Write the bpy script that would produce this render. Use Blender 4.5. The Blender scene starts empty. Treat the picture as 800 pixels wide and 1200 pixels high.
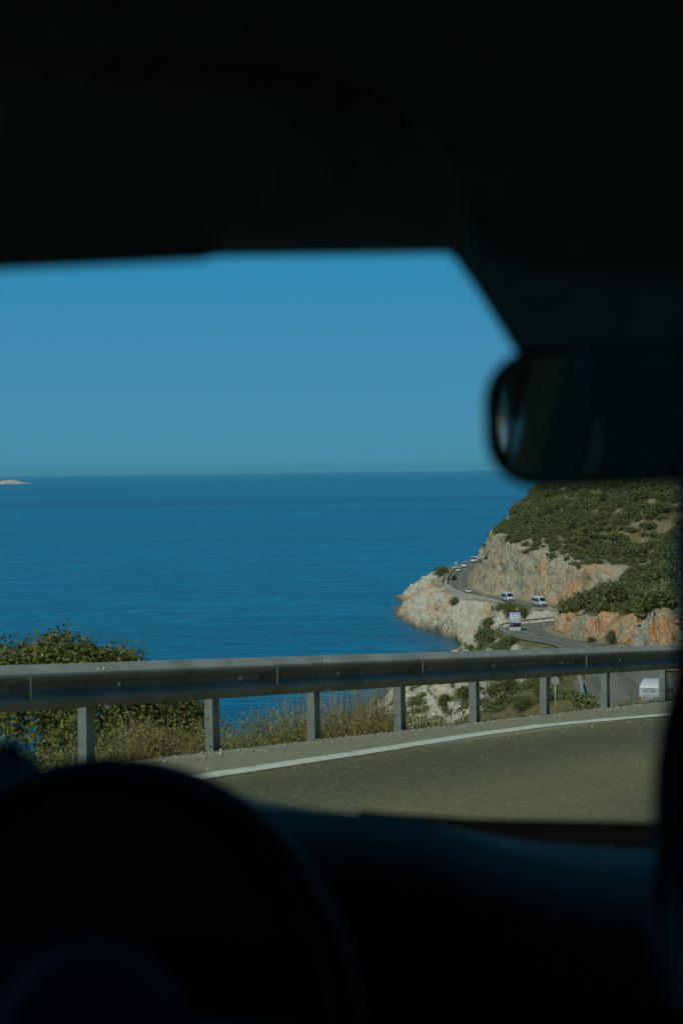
import bpy, math, random
import numpy as np
from mathutils import Matrix, Vector
R = math.radians
sc = bpy.context.scene
C = sc.collection
random.seed(7); rng = np.random.default_rng(11)

# ------------------------------------------------------------------ camera
F = 1800.0                                   # focal length in pixels of the 800x1200 photograph
CAM_M = Matrix.Rotation(R(90 - 1.53), 3, 'X') @ Matrix.Rotation(R(-0.72), 3, 'Z')
cd = bpy.data.cameras.new('camera'); cam = bpy.data.objects.new('camera', cd); C.objects.link(cam)
cam.matrix_world = CAM_M.to_4x4()
cd.sensor_fit = 'HORIZONTAL'; cd.sensor_width = 24.0; cd.lens = 54.0
cd.clip_start = 0.05; cd.clip_end = 300000
cd.dof.use_dof = True; cd.dof.focus_distance = 60.0; cd.dof.aperture_fstop = 4.6
sc.camera = cam

# ------------------------------------------------------------------ sky, sun, exposure
SUN_TO = Vector((-0.590, -0.807, 0)).normalized()
SUN_EL = 52.0
w = bpy.data.worlds.new('World'); sc.world = w; w.use_nodes = True
nt = w.node_tree; nt.nodes.clear()
sky = nt.nodes.new('ShaderNodeTexSky'); sky.sky_type = 'NISHITA'; sky.sun_disc = False
sky.sun_elevation = R(SUN_EL); sky.sun_rotation = math.atan2(SUN_TO.x, SUN_TO.y)
sky.altitude = 50; sky.air_density = 0.7; sky.dust_density = 0.0; sky.ozone_density = 7.0
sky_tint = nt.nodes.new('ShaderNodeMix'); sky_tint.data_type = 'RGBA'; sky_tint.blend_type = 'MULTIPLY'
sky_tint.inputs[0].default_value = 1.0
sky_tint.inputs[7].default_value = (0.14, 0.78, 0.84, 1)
sky_gam = nt.nodes.new('ShaderNodeGamma'); sky_gam.inputs[1].default_value = 1.0
bg = nt.nodes.new('ShaderNodeBackground'); bg.inputs[1].default_value = 0.10
wo = nt.nodes.new('ShaderNodeOutputWorld')
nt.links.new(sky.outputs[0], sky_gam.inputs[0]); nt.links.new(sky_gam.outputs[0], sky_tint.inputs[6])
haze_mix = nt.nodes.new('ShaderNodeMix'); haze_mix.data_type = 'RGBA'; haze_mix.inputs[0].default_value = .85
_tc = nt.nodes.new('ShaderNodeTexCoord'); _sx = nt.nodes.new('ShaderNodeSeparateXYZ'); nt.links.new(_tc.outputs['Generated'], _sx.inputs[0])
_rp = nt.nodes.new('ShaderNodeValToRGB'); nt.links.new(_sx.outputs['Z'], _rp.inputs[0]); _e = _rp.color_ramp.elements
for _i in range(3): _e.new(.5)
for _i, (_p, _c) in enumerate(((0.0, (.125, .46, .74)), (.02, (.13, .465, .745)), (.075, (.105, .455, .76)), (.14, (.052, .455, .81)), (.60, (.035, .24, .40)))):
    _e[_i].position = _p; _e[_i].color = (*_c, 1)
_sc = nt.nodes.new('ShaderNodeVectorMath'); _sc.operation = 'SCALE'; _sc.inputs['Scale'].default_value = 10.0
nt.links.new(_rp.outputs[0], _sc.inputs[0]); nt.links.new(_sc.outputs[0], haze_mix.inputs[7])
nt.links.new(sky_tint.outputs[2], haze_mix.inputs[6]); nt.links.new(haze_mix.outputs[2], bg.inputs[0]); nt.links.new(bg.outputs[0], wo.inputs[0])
sl = bpy.data.lights.new('sun', 'SUN'); sl.energy = 4.8; sl.angle = R(0.5); sl.color = (1.0, 0.94, 0.76)
so = bpy.data.objects.new('sun', sl); C.objects.link(so)
sd = Vector((SUN_TO.x * math.cos(R(SUN_EL)), SUN_TO.y * math.cos(R(SUN_EL)), math.sin(R(SUN_EL))))
so.rotation_euler = sd.to_track_quat('Z', 'Y').to_euler(); so.location = sd * 50
sc.view_settings.view_transform = 'Standard'; sc.view_settings.look = 'None'
sc.view_settings.exposure = -0.75; sc.view_settings.gamma = 1.0
try:
    sc.cycles.use_denoising = True; sc.cycles.max_bounces = 6; sc.cycles.transparent_max_bounces = 12
    sc.cycles.caustics_reflective = False; sc.cycles.caustics_refractive = False
    sc.cycles.sample_clamp_indirect = 4.0
except Exception: pass

def P(px, py, Y):
    """the point of the place seen at a pixel of the photograph, Y metres ahead"""
    d = CAM_M @ Vector(((px - 400) / F, -(py - 600) / F, -1.0))
    return d * (Y / d.y)

def proj(x, y, z):
    M = np.array(CAM_M.transposed())
    v = M @ np.vstack([np.ravel(x), np.ravel(y), np.ravel(z)])
    return 400 + F * v[0] / -v[2], 600 - F * v[1] / -v[2]

# ------------------------------------------------------------------ helpers
def tag(o, label=None, cat=None, group=None, kind=None):
    if label: o['label'] = label
    if cat: o['category'] = cat
    if group: o['group'] = group
    if kind: o['kind'] = kind
    return o

def empty(name, loc, rz=0, **k):
    o = bpy.data.objects.new(name, None); C.objects.link(o); o.location = loc; o.rotation_euler = (0, 0, rz)
    return tag(o, **k)

def link(name, me, parent=None, mat=None, **k):
    o = bpy.data.objects.new(name, me); C.objects.link(o)
    if parent: o.parent = parent
    if mat and not me.materials: me.materials.append(mat)
    return tag(o, **k)

def copy_tree(o, parent=None):
    c = o.copy(); C.objects.link(c)
    if parent: c.parent = parent
    for ch in list(o.children): copy_tree(ch, c)
    return c

def npmesh(name, v, f, smooth=False, uv=None):
    """mesh from numpy arrays; f is (m,3) or (m,4)"""
    v = np.asarray(v, dtype=np.float32); f = np.asarray(f, dtype=np.int32)
    me = bpy.data.meshes.new(name)
    me.vertices.add(len(v)); me.vertices.foreach_set('co', v.ravel())
    n, k = f.shape
    me.loops.add(n * k); me.loops.foreach_set('vertex_index', f.ravel())
    me.polygons.add(n); me.polygons.foreach_set('loop_start', np.arange(n, dtype=np.int32) * k)
    if smooth: me.polygons.foreach_set('use_smooth', np.ones(n, dtype=bool))
    if uv is not None:
        l = me.uv_layers.new(name='UVMap'); l.data.foreach_set('uv', np.asarray(uv, dtype=np.float32)[f.ravel()].ravel())
    me.update(calc_edges=True); me.validate()
    return me

class MB:
    """collects boxes, tubes, lofts; build() links one mesh object"""
    def __init__(s): s.v = []; s.f = []; s.sm = []
    def add(s, vs, fs, sm=False):
        b = len(s.v); s.v += [tuple(p) for p in vs]; s.f += [tuple(b + i for i in f) for f in fs]; s.sm += [sm] * len(fs)
    def box(s, lo, hi, M=None, bev=0.0):
        x0, y0, z0 = lo; x1, y1, z1 = hi
        if bev <= 0:
            vs = [(x0,y0,z0),(x1,y0,z0),(x1,y1,z0),(x0,y1,z0),(x0,y0,z1),(x1,y0,z1),(x1,y1,z1),(x0,y1,z1)]
            fs = [(0,3,2,1),(4,5,6,7),(0,1,5,4),(1,2,6,5),(2,3,7,6),(3,0,4,7)]
            if M: vs = [M @ Vector(p) for p in vs]
            s.add(vs, fs); return
        b = bev
        rings = []
        for z, ins in ((z0, b), (z0 + b, 0), (z1 - b, 0), (z1, b)):
            a0, a1, c0, c1 = x0 + ins, x1 - ins, y0 + ins, y1 - ins
            q = b * .6
            rings.append([(a0+q,c0,z),(a1-q,c0,z),(a1,c0+q,z),(a1,c1-q,z),(a1-q,c1,z),(a0+q,c1,z),(a0,c1-q,z),(a0,c0+q,z)])
        s.loft(rings, M=M)
    def loft(s, rings, closed=True, caps=True, M=None, sm=False):
        n = len(rings[0]); vs = [p for r in rings for p in r]
        if M: vs = [M @ Vector(p) for p in vs]
        fs = []
        for i in range(len(rings) - 1):
            for j in range(n if closed else n - 1):
                k = (j + 1) % n
                fs.append((i*n+j, i*n+k, (i+1)*n+k, (i+1)*n+j))
        b = len(s.v); s.v += [tuple(p) for p in vs]; s.f += [tuple(b + q for q in f) for f in fs]; s.sm += [sm] * len(fs)
        if caps and closed:
            s.f += [tuple(b + q for q in range(n - 1, -1, -1)), tuple(b + (len(rings)-1)*n + q for q in range(n))]; s.sm += [False, False]
    def tube(s, pts, r, n=8, sm=True, caps=True):
        pts = [Vector(p) for p in pts]; rings = []
        rr = r if isinstance(r, (list, tuple)) else [r] * len(pts)
        for i, p in enumerate(pts):
            t = (pts[min(i+1, len(pts)-1)] - pts[max(i-1, 0)]).normalized()
            up = Vector((0,0,1)) if abs(t.z) < .95 else Vector((1,0,0))
            a = t.cross(up).normalized(); b = a.cross(t)
            rings.append([p + (a*math.cos(q) + b*math.sin(q)) * rr[i] for q in [2*math.pi*j/n for j in range(n)]])
        s.loft(rings, sm=sm, caps=caps)
    def poly(s, pts): s.add(pts, [tuple(range(len(pts)))])
    def prism(s, pts, d):
        d = Vector(d); n = len(pts); a = [Vector(p) for p in pts]; b = [p + d for p in a]
        s.loft([a, b])
    def mesh(s, name='mesh', mat=None):
        me = bpy.data.meshes.new(name); me.from_pydata(s.v, [], s.f); me.update()
        me.polygons.foreach_set('use_smooth', s.sm)
        bm_fix(me)
        if mat: me.materials.append(mat)
        return me
    def build(s, name, mat, parent=None, **k):
        return link(name, s.mesh(name, mat), parent, **k)

import bmesh
def bm_fix(me):
    bm = bmesh.new(); bm.from_mesh(me); bmesh.ops.recalc_face_normals(bm, faces=bm.faces); bm.to_mesh(me); bm.free()

# ------------------------------------------------------------------ numpy value noise
def _h(ix, iy, iz):
    n = (ix.astype(np.int64) * 374761393 + iy.astype(np.int64) * 668265263 + iz.astype(np.int64) * 2147483647) & 0xffffffff
    n = ((n ^ (n >> 13)) * 1274126177) & 0xffffffff
    return ((n ^ (n >> 16)) & 0xffff) / 65535.0
def vnoise(x, y, z):
    x, y, z = np.broadcast_arrays(x, y, z)
    fx, fy, fz = np.floor(x), np.floor(y), np.floor(z)
    tx, ty, tz = x - fx, y - fy, z - fz
    tx = tx*tx*(3-2*tx); ty = ty*ty*(3-2*ty); tz = tz*tz*(3-2*tz)
    r = 0
    for a in (0, 1):
        for b in (0, 1):
            for c in (0, 1):
                r = r + _h(fx+a, fy+b, fz+c) * (tx if a else 1-tx) * (ty if b else 1-ty) * (tz if c else 1-tz)
    return r * 2 - 1
def fbm(x, y, z, o=4, g=.5):
    r = 0; a = 1.0; q = 1.0
    for i in range(o):
        r = r + a * vnoise(x*q + 17.3*i, y*q - 5.1*i, z*q + 9.7*i); a *= g; q *= 2.03
    return r

# ------------------------------------------------------------------ materials
def mat(name, col, rough=.6, metal=0.0, spec=.5, **k):
    m = bpy.data.materials.new(name); m.use_nodes = True
    b = m.node_tree.nodes['Principled BSDF']
    b.inputs['Base Color'].default_value = (*col, 1); b.inputs['Roughness'].default_value = rough
    b.inputs['Metallic'].default_value = metal; b.inputs['Specular IOR Level'].default_value = spec
    return m
class N:
    """tiny node helper"""
    def __init__(s, m): s.t = m.node_tree; s.b = s.t.nodes['Principled BSDF']
    def n(s, typ, **k):
        o = s.t.nodes.new(typ)
        for a, v in k.items(): setattr(o, a, v)
        return o
    def l(s, a, b): s.t.links.new(a, b)
    def coord(s, out='Object', scale=(1,1,1), rot=(0,0,0)):
        c = s.n('ShaderNodeTexCoord'); m = s.n('ShaderNodeMapping'); m.inputs['Scale'].default_value = scale; m.inputs['Rotation'].default_value = rot
        s.l(c.outputs[out], m.inputs[0]); return m.outputs[0]
    def noise(s, vec, scale, detail=4, rough=.5, dist=0):
        o = s.n('ShaderNodeTexNoise'); o.inputs['Scale'].default_value = scale; o.inputs['Detail'].default_value = detail
        o.inputs['Roughness'].default_value = rough; o.inputs['Distortion'].default_value = dist
        s.l(vec, o.inputs['Vector']); return o.outputs['Fac']
    def ramp(s, fac, stops):
        o = s.n('ShaderNodeValToRGB'); e = o.color_ramp.elements
        while len(e) < len(stops): e.new(.5)
        for i, (p, c) in enumerate(stops):
            e[i].position = p; e[i].color = (*c, 1) if isinstance(c, (tuple, list)) else (c, c, c, 1)
        s.l(fac, o.inputs[0]); return o.outputs[0]
    def mix(s, f, a, b, typ='MIX'):
        o = s.n('ShaderNodeMix', data_type='RGBA', blend_type=typ)
        for i, v in ((0, f), (6, a), (7, b)):
            if hasattr(v, 'links'): s.l(v, o.inputs[i])
            else: o.inputs[i].default_value = v if i == 0 else (*v, 1)
        return o.outputs[2]
    def math(s, op, a, b=0.0):
        o = s.n('ShaderNodeMath', operation=op)
        for i, v in ((0, a), (1, b)):
            if hasattr(v, 'links'): s.l(v, o.inputs[i])
            else: o.inputs[i].default_value = v
        return o.outputs[0]
    def attr(s, name): 
        o = s.n('ShaderNodeAttribute'); o.attribute_name = name; return o.outputs['Fac']
    def bump(s, h, strength, dist=1.0):
        o = s.n('ShaderNodeBump'); o.inputs['Strength'].default_value = strength; o.inputs['Distance'].default_value = dist
        s.l(h, o.inputs['Height']); s.l(o.outputs[0], s.b.inputs['Normal'])
    def col(s, c): s.l(c, s.b.inputs['Base Color'])

def m_plain(name, col, rough=.6, metal=0, var=.25, scale=3, spec=.5, bump=0):
    m = mat(name, col, rough, metal, spec); g = N(m); v = g.coord()
    f = g.noise(v, scale, 5, .6)
    a = tuple(c * (1 - var) for c in col); b = tuple(min(1, c * (1 + var)) for c in col)
    g.col(g.ramp(f, [(.3, a), (.7, b)]))
    if bump: g.bump(f, bump, .02)
    return m

M_ground = mat('ground', (.3, .28, .2), .95, spec=.15); g = N(M_ground)
v = g.coord(); vs_ = g.coord(scale=(1.0, .35, 1.3), rot=(.5, .3, .7))
big = g.noise(v, .06, 5, .6); mid = g.noise(v, .45, 6, .65); fine = g.noise(v, 2.2, 6, .7); strat = g.noise(vs_, .5, 5, .65, .6)
pale = g.ramp(strat, [(.24, (.20, .175, .12)), (.38, (.38, .35, .27)), (.55, (.50, .475, .385)), (.8, (.58, .56, .48))])
pale = g.mix(g.ramp(mid, [(.54, 0.0), (.68, .35)]), pale, (0.311, 0.200, 0.096))
grey = g.ramp(g.noise(g.coord(scale=(1,1,.7)), .8, 7, .75, .8), [(.30, (.13, .115, .075)), (.43, (.27, .25, .175)), (.57, (.38, .36, .27)), (.8, (.46, .45, .37))])
grey = g.mix(g.ramp(mid, [(.53, 0.0), (.66, .5)]), grey, (0.326, 0.215, 0.104))
orange = g.ramp(fine, [(.3, (.20, .09, .035)), (.45, (.44, .20, .075)), (.58, (.52, .33, .17)), (.75, (.52, .43, .29))])
oi = g.math('MULTIPLY', g.attr('orange'), g.ramp(mid, [(.36, 0.0), (.52, 1.0)]))
rock = g.mix(g.attr('pale'), grey, pale); rock = g.mix(oi, rock, orange)
soil = g.ramp(fine, [(.3, (0.078, 0.066, 0.027)), (.5, (0.156, 0.129, 0.058)), (.7, (0.226, 0.195, 0.109))])
soil = g.mix(g.ramp(mid, [(.45, 0.0), (.6, .8)]), soil, (.085, .095, .032))
colr = g.mix(g.attr('rock'), soil, rock)
gravel = g.ramp(g.noise(v, 14, 4, .8), [(.35, (0.101, 0.098, 0.078)), (.55, (0.211, 0.207, 0.176)), (.7, (0.328, 0.328, 0.296))])
colr = g.mix(g.attr('gravel'), colr, gravel)
wet = g.mix(g.attr('wet'), colr, (.10, .075, .035))
g.col(wet); _vo = g.n('ShaderNodeTexVoronoi'); _vo.inputs['Scale'].default_value = .55; _vo.feature = 'DISTANCE_TO_EDGE'; g.l(g.coord(scale=(1,1,.6), rot=(.3,.2,.4)), _vo.inputs['Vector'])
crk = g.ramp(_vo.outputs['Distance'], [(0.0, 0.0), (.12, 1.0)])
hh = g.math('ADD', g.math('ADD', fine, strat), g.math('MULTIPLY', crk, .55)); g.bump(hh, .7, .5)

def m_asphalt(name, base, detail_scale, near):
    m = mat(name, base, .8, spec=.35); g = N(m); uv = g.coord('UV'); o = g.coord()
    sp = g.n('ShaderNodeSeparateXYZ'); g.l(uv, sp.inputs[0])
    st = g.coord('UV', scale=(1.0, .045, 1)); bands = g.noise(st, .75, 3, .55, .2)
    fine = g.noise(o, detail_scale, 4, .8); blot = g.noise(o, .6, 4, .6)
    c = g.ramp(bands, [(.36, tuple(x*.55 for x in base)), (.5, base), (.66, tuple(x*1.25 for x in base))])
    c = g.mix(g.ramp(fine, [(.35, .0), (.72, .5)]), c, tuple(min(1, x*1.9) for x in base))
    c = g.mix(g.ramp(blot, [(.4, .0), (.7, .3)]), c, tuple(x*.6 for x in base))
    if near:
        sh = g.ramp(g.math('ADD', sp.outputs['X'], g.math('MULTIPLY', blot, .2)), [(0.0, 1.0), (0.001, 0.0)])
        q_ = g.math('ABSOLUTE', g.math('ADD', sp.outputs['X'], g.math('ADD', 2.55, g.math('MULTIPLY', g.noise(g.coord('UV', scale=(.3,.12,1)), 1.0, 3, .5), .5))))
        c = g.mix(g.math('MULTIPLY', g.ramp(g.math('ADD', q_, g.math('MULTIPLY', fine, .25)), [(.35, .9), (1.15, 0.0)]), .75), c, (.055, .053, .028))
        q2 = g.math('ABSOLUTE', g.math('ADD', sp.outputs['X'], g.math('ADD', -.2, g.math('MULTIPLY', blot, 1.2)))); c = g.mix(g.ramp(q2, [(.2, .6), (.9, 0.0)]), c, (.06, .058, .03))
        edge_ = g.math('LESS_THAN', sp.outputs['X'], -3.62)
        c = g.mix(g.math('MULTIPLY', edge_, .75), c, (.235, .24, .175))
        ao = g.math('LESS_THAN', g.math('ADD', sp.outputs['X'], g.math('MULTIPLY', g.noise(o, 3, 5, .7), .5)), -4.22)
        c = g.mix(g.math('MULTIPLY', ao, .5), c, (.36, .36, .28))
        c = g.mix(g.ramp(g.noise(o, 9, 5, .85), [(.40, 0.0), (.62, .38)]), c, (.048, .048, .024))
        c = g.mix(g.ramp(g.noise(o, 30, 2, .6), [(.55, 0.0), (.68, .6)]), c, (.24, .235, .17))
    g.col(c)
    if near: g.bump(fine, .6, .015)
    return m
M_asph = m_asphalt('asphalt_worn', (.118, .112, .042), 24, True)
M_asph2 = m_asphalt('asphalt_far', (0.117, 0.115, 0.086), 3, False)
M_line = mat('road_paint', (.44, .45, .39), .7); g = N(M_line)
g.col(g.mix(g.ramp(g.noise(g.coord(), 9, 5, .7), [(.5, 0.0), (.7, .75)]), (.48, .50, .44), (.18, .18, .125)))
M_line2 = mat('road_paint_old', (0.296, 0.296, 0.257), .8)
M_shoulder = m_plain('shoulder_dirt', (0.250, 0.211, 0.133), .95, var=.3, scale=.8, spec=.1)

M_sea = mat('sea', (.002, .07, .22), .25, spec=.24); g = N(M_sea)
v = g.coord(scale=(.30, 1.0, 1)); v2 = g.coord(scale=(.33, 1, 1))
w1 = g.noise(v, .55, 4, .6); w2 = g.noise(v2, .075, 5, .6, .8); w3 = g.noise(g.coord(scale=(.2, 1, 1)), .004, 3, .5, .4)
deep = g.ramp(w3, [(.35, (.0001, .145, .280)), (.55, (.0001, .168, .31)), (.7, (.0002, .182, .33))])
deep = g.mix(g.ramp(w2, [(.38, .75), (.60, .0)]), deep, (.0001, .070, .165))
deep = g.mix(g.ramp(w1, [(.42, .8), (.53, .0)]), deep, (.0001, .042, .12))
w4 = g.noise(g.coord(scale=(.22, 1, 1)), .0022, 3, .5, .5); deep = g.mix(g.ramp(w4, [(.38, .95), (.50, .0)]), deep, (.0001, .064, .150))
deep = g.mix(g.attr('shallow'), deep, (.035, .085, .085))
g.col(deep); b1 = g.math('ADD', g.math('MULTIPLY', w1, .35), g.math('MULTIPLY', w2, 1.6)); g.bump(b1, 1.0, 1.5)
M_sea.node_tree.nodes['Principled BSDF'].inputs['IOR'].default_value = 1.33

def m_leaf(name, dark, light, hue=None):
    m = mat(name, light, .55, spec=.3); g = N(m)
    oi = g.n('ShaderNodeObjectInfo'); geo = g.n('ShaderNodeNewGeometry')
    f = g.noise(g.coord(), 1.3, 4, .7)
    f2 = g.math('ADD', g.math('MULTIPLY', f, .6), g.math('MULTIPLY', geo.outputs['Random Per Island'], .4))
    c = g.ramp(f2, [(.25, dark), (.75, light)])
    if hue: c = g.mix(g.ramp(geo.outputs['Random Per Island'], [(.92, 0.0), (.97, 1.0)]), c, hue)
    c = g.mix(g.math('MULTIPLY', oi.outputs['Random'], .35), c, dark)
    g.col(c)
    tr = g.n('ShaderNodeBsdfTranslucent'); g.l(c, tr.inputs[0]); ms = g.n('ShaderNodeMixShader'); ms.inputs[0].default_value = .42
    out = [q for q in g.t.nodes if q.type == 'OUTPUT_MATERIAL'][0]; g.l(g.b.outputs[0], ms.inputs[1]); g.l(tr.outputs[0], ms.inputs[2]); g.l(ms.outputs[0], out.inputs['Surface'])
    return m
M_maquis = m_leaf('maquis_leaf', (.09, .108, .036), (.25, .275, .088), (.27, .24, .11))
M_maquis2 = m_leaf('olive_leaf', (.10, .122, .038), (.27, .30, .092), (.27, .24, .11))
M_near = m_leaf('near_leaf', (.075, .10, .025), (.29, .32, .09), (.32, .20, .07))
M_weed = m_leaf('weed_leaf', (.16, .16, .05), (.44, .41, .15), (.52, .40, .18))
M_dry = m_leaf('dry_grass', (.30, .24, .11), (.56, .46, .25))
M_bark = m_plain('bark', (.20, .17, .13), .9, scale=8)
M_galv = mat('galvanised_steel', (.3, .32, .30), .6, .08, .15); g = N(M_galv)
vv = g.noise(g.coord(scale=(1,1,1)), 2.5, 6, .7)
g.col(g.ramp(vv, [(.3, (.155, .165, .150)), (.5, (.225, .24, .225)), (.7, (.29, .305, .29))]))
g.l(g.ramp(vv, [(.3, .75), (.7, .55)]), g.b.inputs['Roughness'])
M_galvp = m_plain('galvanised_post', (.21, .245, .235), .5, .15, scale=12)
M_steel_far = mat('far_barrier_steel', (.42, .44, .40), .5, .3)
M_bolt = mat('bolt_head', (.8, .82, .8), .35, .1)
M_refl = mat('reflector_white', (.75, .78, .74), .3)
M_refld = mat('reflector_plate', (.12, .13, .12), .5, .3)
M_dark_plastic = m_plain('dark_plastic', (.03, .033, .035), .55, scale=30, bump=.1)
M_black = m_plain('black_plastic', (.022, .026, .030), .75, spec=.2, scale=20, bump=.1)
M_header = m_plain('header_trim', (.26, .42, .52), .95, scale=60, spec=.1)
M_visor = m_plain('visor_vinyl', (.13, .21, .26), .95, scale=60, spec=.1)
M_lining = m_plain('roof_fabric', (.10, .19, .27), .95, scale=60, spec=.1)
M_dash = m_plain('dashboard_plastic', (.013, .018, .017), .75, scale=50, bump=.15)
M_navy = m_plain('navy_fabric', (.12, .18, .22), .9, scale=40, spec=.1)
M_navyplastic = m_plain('shroud_plastic', (.28, .62, .98), .75, scale=20, spec=.2)
M_mirror = mat('mirror_silver', (.80, .85, .85), .03, 1.0)
M_pane = bpy.data.materials.new('clear_windscreen'); M_pane.use_nodes = True
_t = M_pane.node_tree; _t.nodes.clear(); _o = _t.nodes.new('ShaderNodeOutputMaterial'); _b = _t.nodes.new('ShaderNodeBsdfTransparent')
_b.inputs[0].default_value = (.94, .97, .97, 1); _t.links.new(_b.outputs[0], _o.inputs[0])
M_white = mat('white_paint', (.58, .61, .64), .3); M_whiteb = mat('white_body_clean', (.46, .50, .56), .35)
M_glassd = mat('dark_glass', (.012, .02, .03), .08); M_tyre = mat('tyre', (.02, .02, .02), .85)
M_rim = mat('wheel_rim', (.35, .36, .37), .35, .7); M_red = mat('red_paint', (.45, .04, .02), .4)
M_blue = mat('blue_reflection', (.06, .16, .36), .4); M_cark = mat('dark_car_paint', (.015, .02, .022), .25)
M_tail = mat('tail_lamp', (.55, .08, .05), .25); M_head = mat('headlamp', (.7, .72, .7), .15)
M_grey = mat('grey_print', (.30, .36, .45), .6); M_signback = mat('sign_back', (.38, .43, .43), .5, .3)
M_conc = m_plain('concrete', (0.374, 0.367, 0.320), .9, scale=1.5)
M_silver = mat('silver_paint', (.45, .47, .48), .3, .4)

# ------------------------------------------------------------------ the roads' courses
U = Vector((.5573, .8303, 0)).normalized(); NR = Vector((U.y, -U.x, 0)); P1 = Vector((-1.78, 10.7, 0))
def near_z(t): return -2.01 - .0895 * t
def near_pt(t, d, dz=0):                      # t along the guardrail, d towards the road
    p = P1 + U * t + NR * d; return Vector((p.x, p.y, near_z(t) + dz))
ctrl = []
for t in (-90, -60, -40, -20, -8, 0, 8, 16): q = near_pt(t, 4.6); ctrl.append((q.x, q.y, q.z, 4.5))
ctrl += [(24,38.5,-5.7,4.3),(38,58,-9.0,4.1),(47,77,-11.8,4.0),(48,93,-14.2,4.2),(41,105,-16.2,4.4),(33,106.5,-17.2,4.3),(25.5,108.5,-17.7,4.2),(23.4,117,-18.1,4.1),
         (25,130,-18.7,4.0),(28.5,160,-20.6,3.9),(31.5,200,-23.2,3.7),(31,235,-26.1,3.7),(32,265,-28.4,3.7),(33.5,285,-29.8,3.7),(38,303,-31,3.6),(45,318,-32,3.6),(54,334,-33,3.6),
         (63,352,-34.3,3.5),(67,370,-35.2,3.5),(64,386,-35.8,3.4),(57.5,397,-36.2,3.4),(52.5,408,-36.5,3.4),(49,424,-37,3.4),(46,438,-37.3,3.4),(42,452,-37.6,3.4),(39,469,-38,3.3),
         (38.4,500,-38.3,3.3),(41.5,544,-38.6,3.3),(47.5,595,-38.8,3.3),(55.5,641,-39,3.4),(66,672,-39,3.5),(84,698,-39,3.5),(110,712,-39,3.5)]
def catmull(pts, step):
    pts = [np.array(p, float) for p in pts]; pts = [2*pts[0]-pts[1]] + pts + [2*pts[-1]-pts[-2]]; out = []
    for i in range(1, len(pts)-2):
        p0, p1, p2, p3 = pts[i-1:i+3]; n = max(2, int(np.linalg.norm((p2-p1)[:2]) / step))
        # centripetal-ish
        for k in range(n):
            t = k / n
            out.append(.5*((2*p1)+(-p0+p2)*t+(2*p0-5*p1+4*p2-p3)*t*t+(-p0+3*p1-3*p2+p3)*t**3))
    out.append(pts[-2]); return np.array(out)
RD = catmull(ctrl, 2.0)                        # x, y, z, half width
RS = np.concatenate([[0], np.cumsum(np.linalg.norm(np.diff(RD[:, :2], axis=0), axis=1))])
tan = np.gradient(RD[:, :2], axis=0); tan /= np.linalg.norm(tan, axis=1)[:, None]
RT = tan; RN = np.stack([tan[:, 1], -tan[:, 0]], 1)   # RN to the right of travel
ROAD_SPLIT = int(np.argmin(np.abs(RD[:, 1] - 100) + (RD[:, 0] < 30) * 100))

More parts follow.
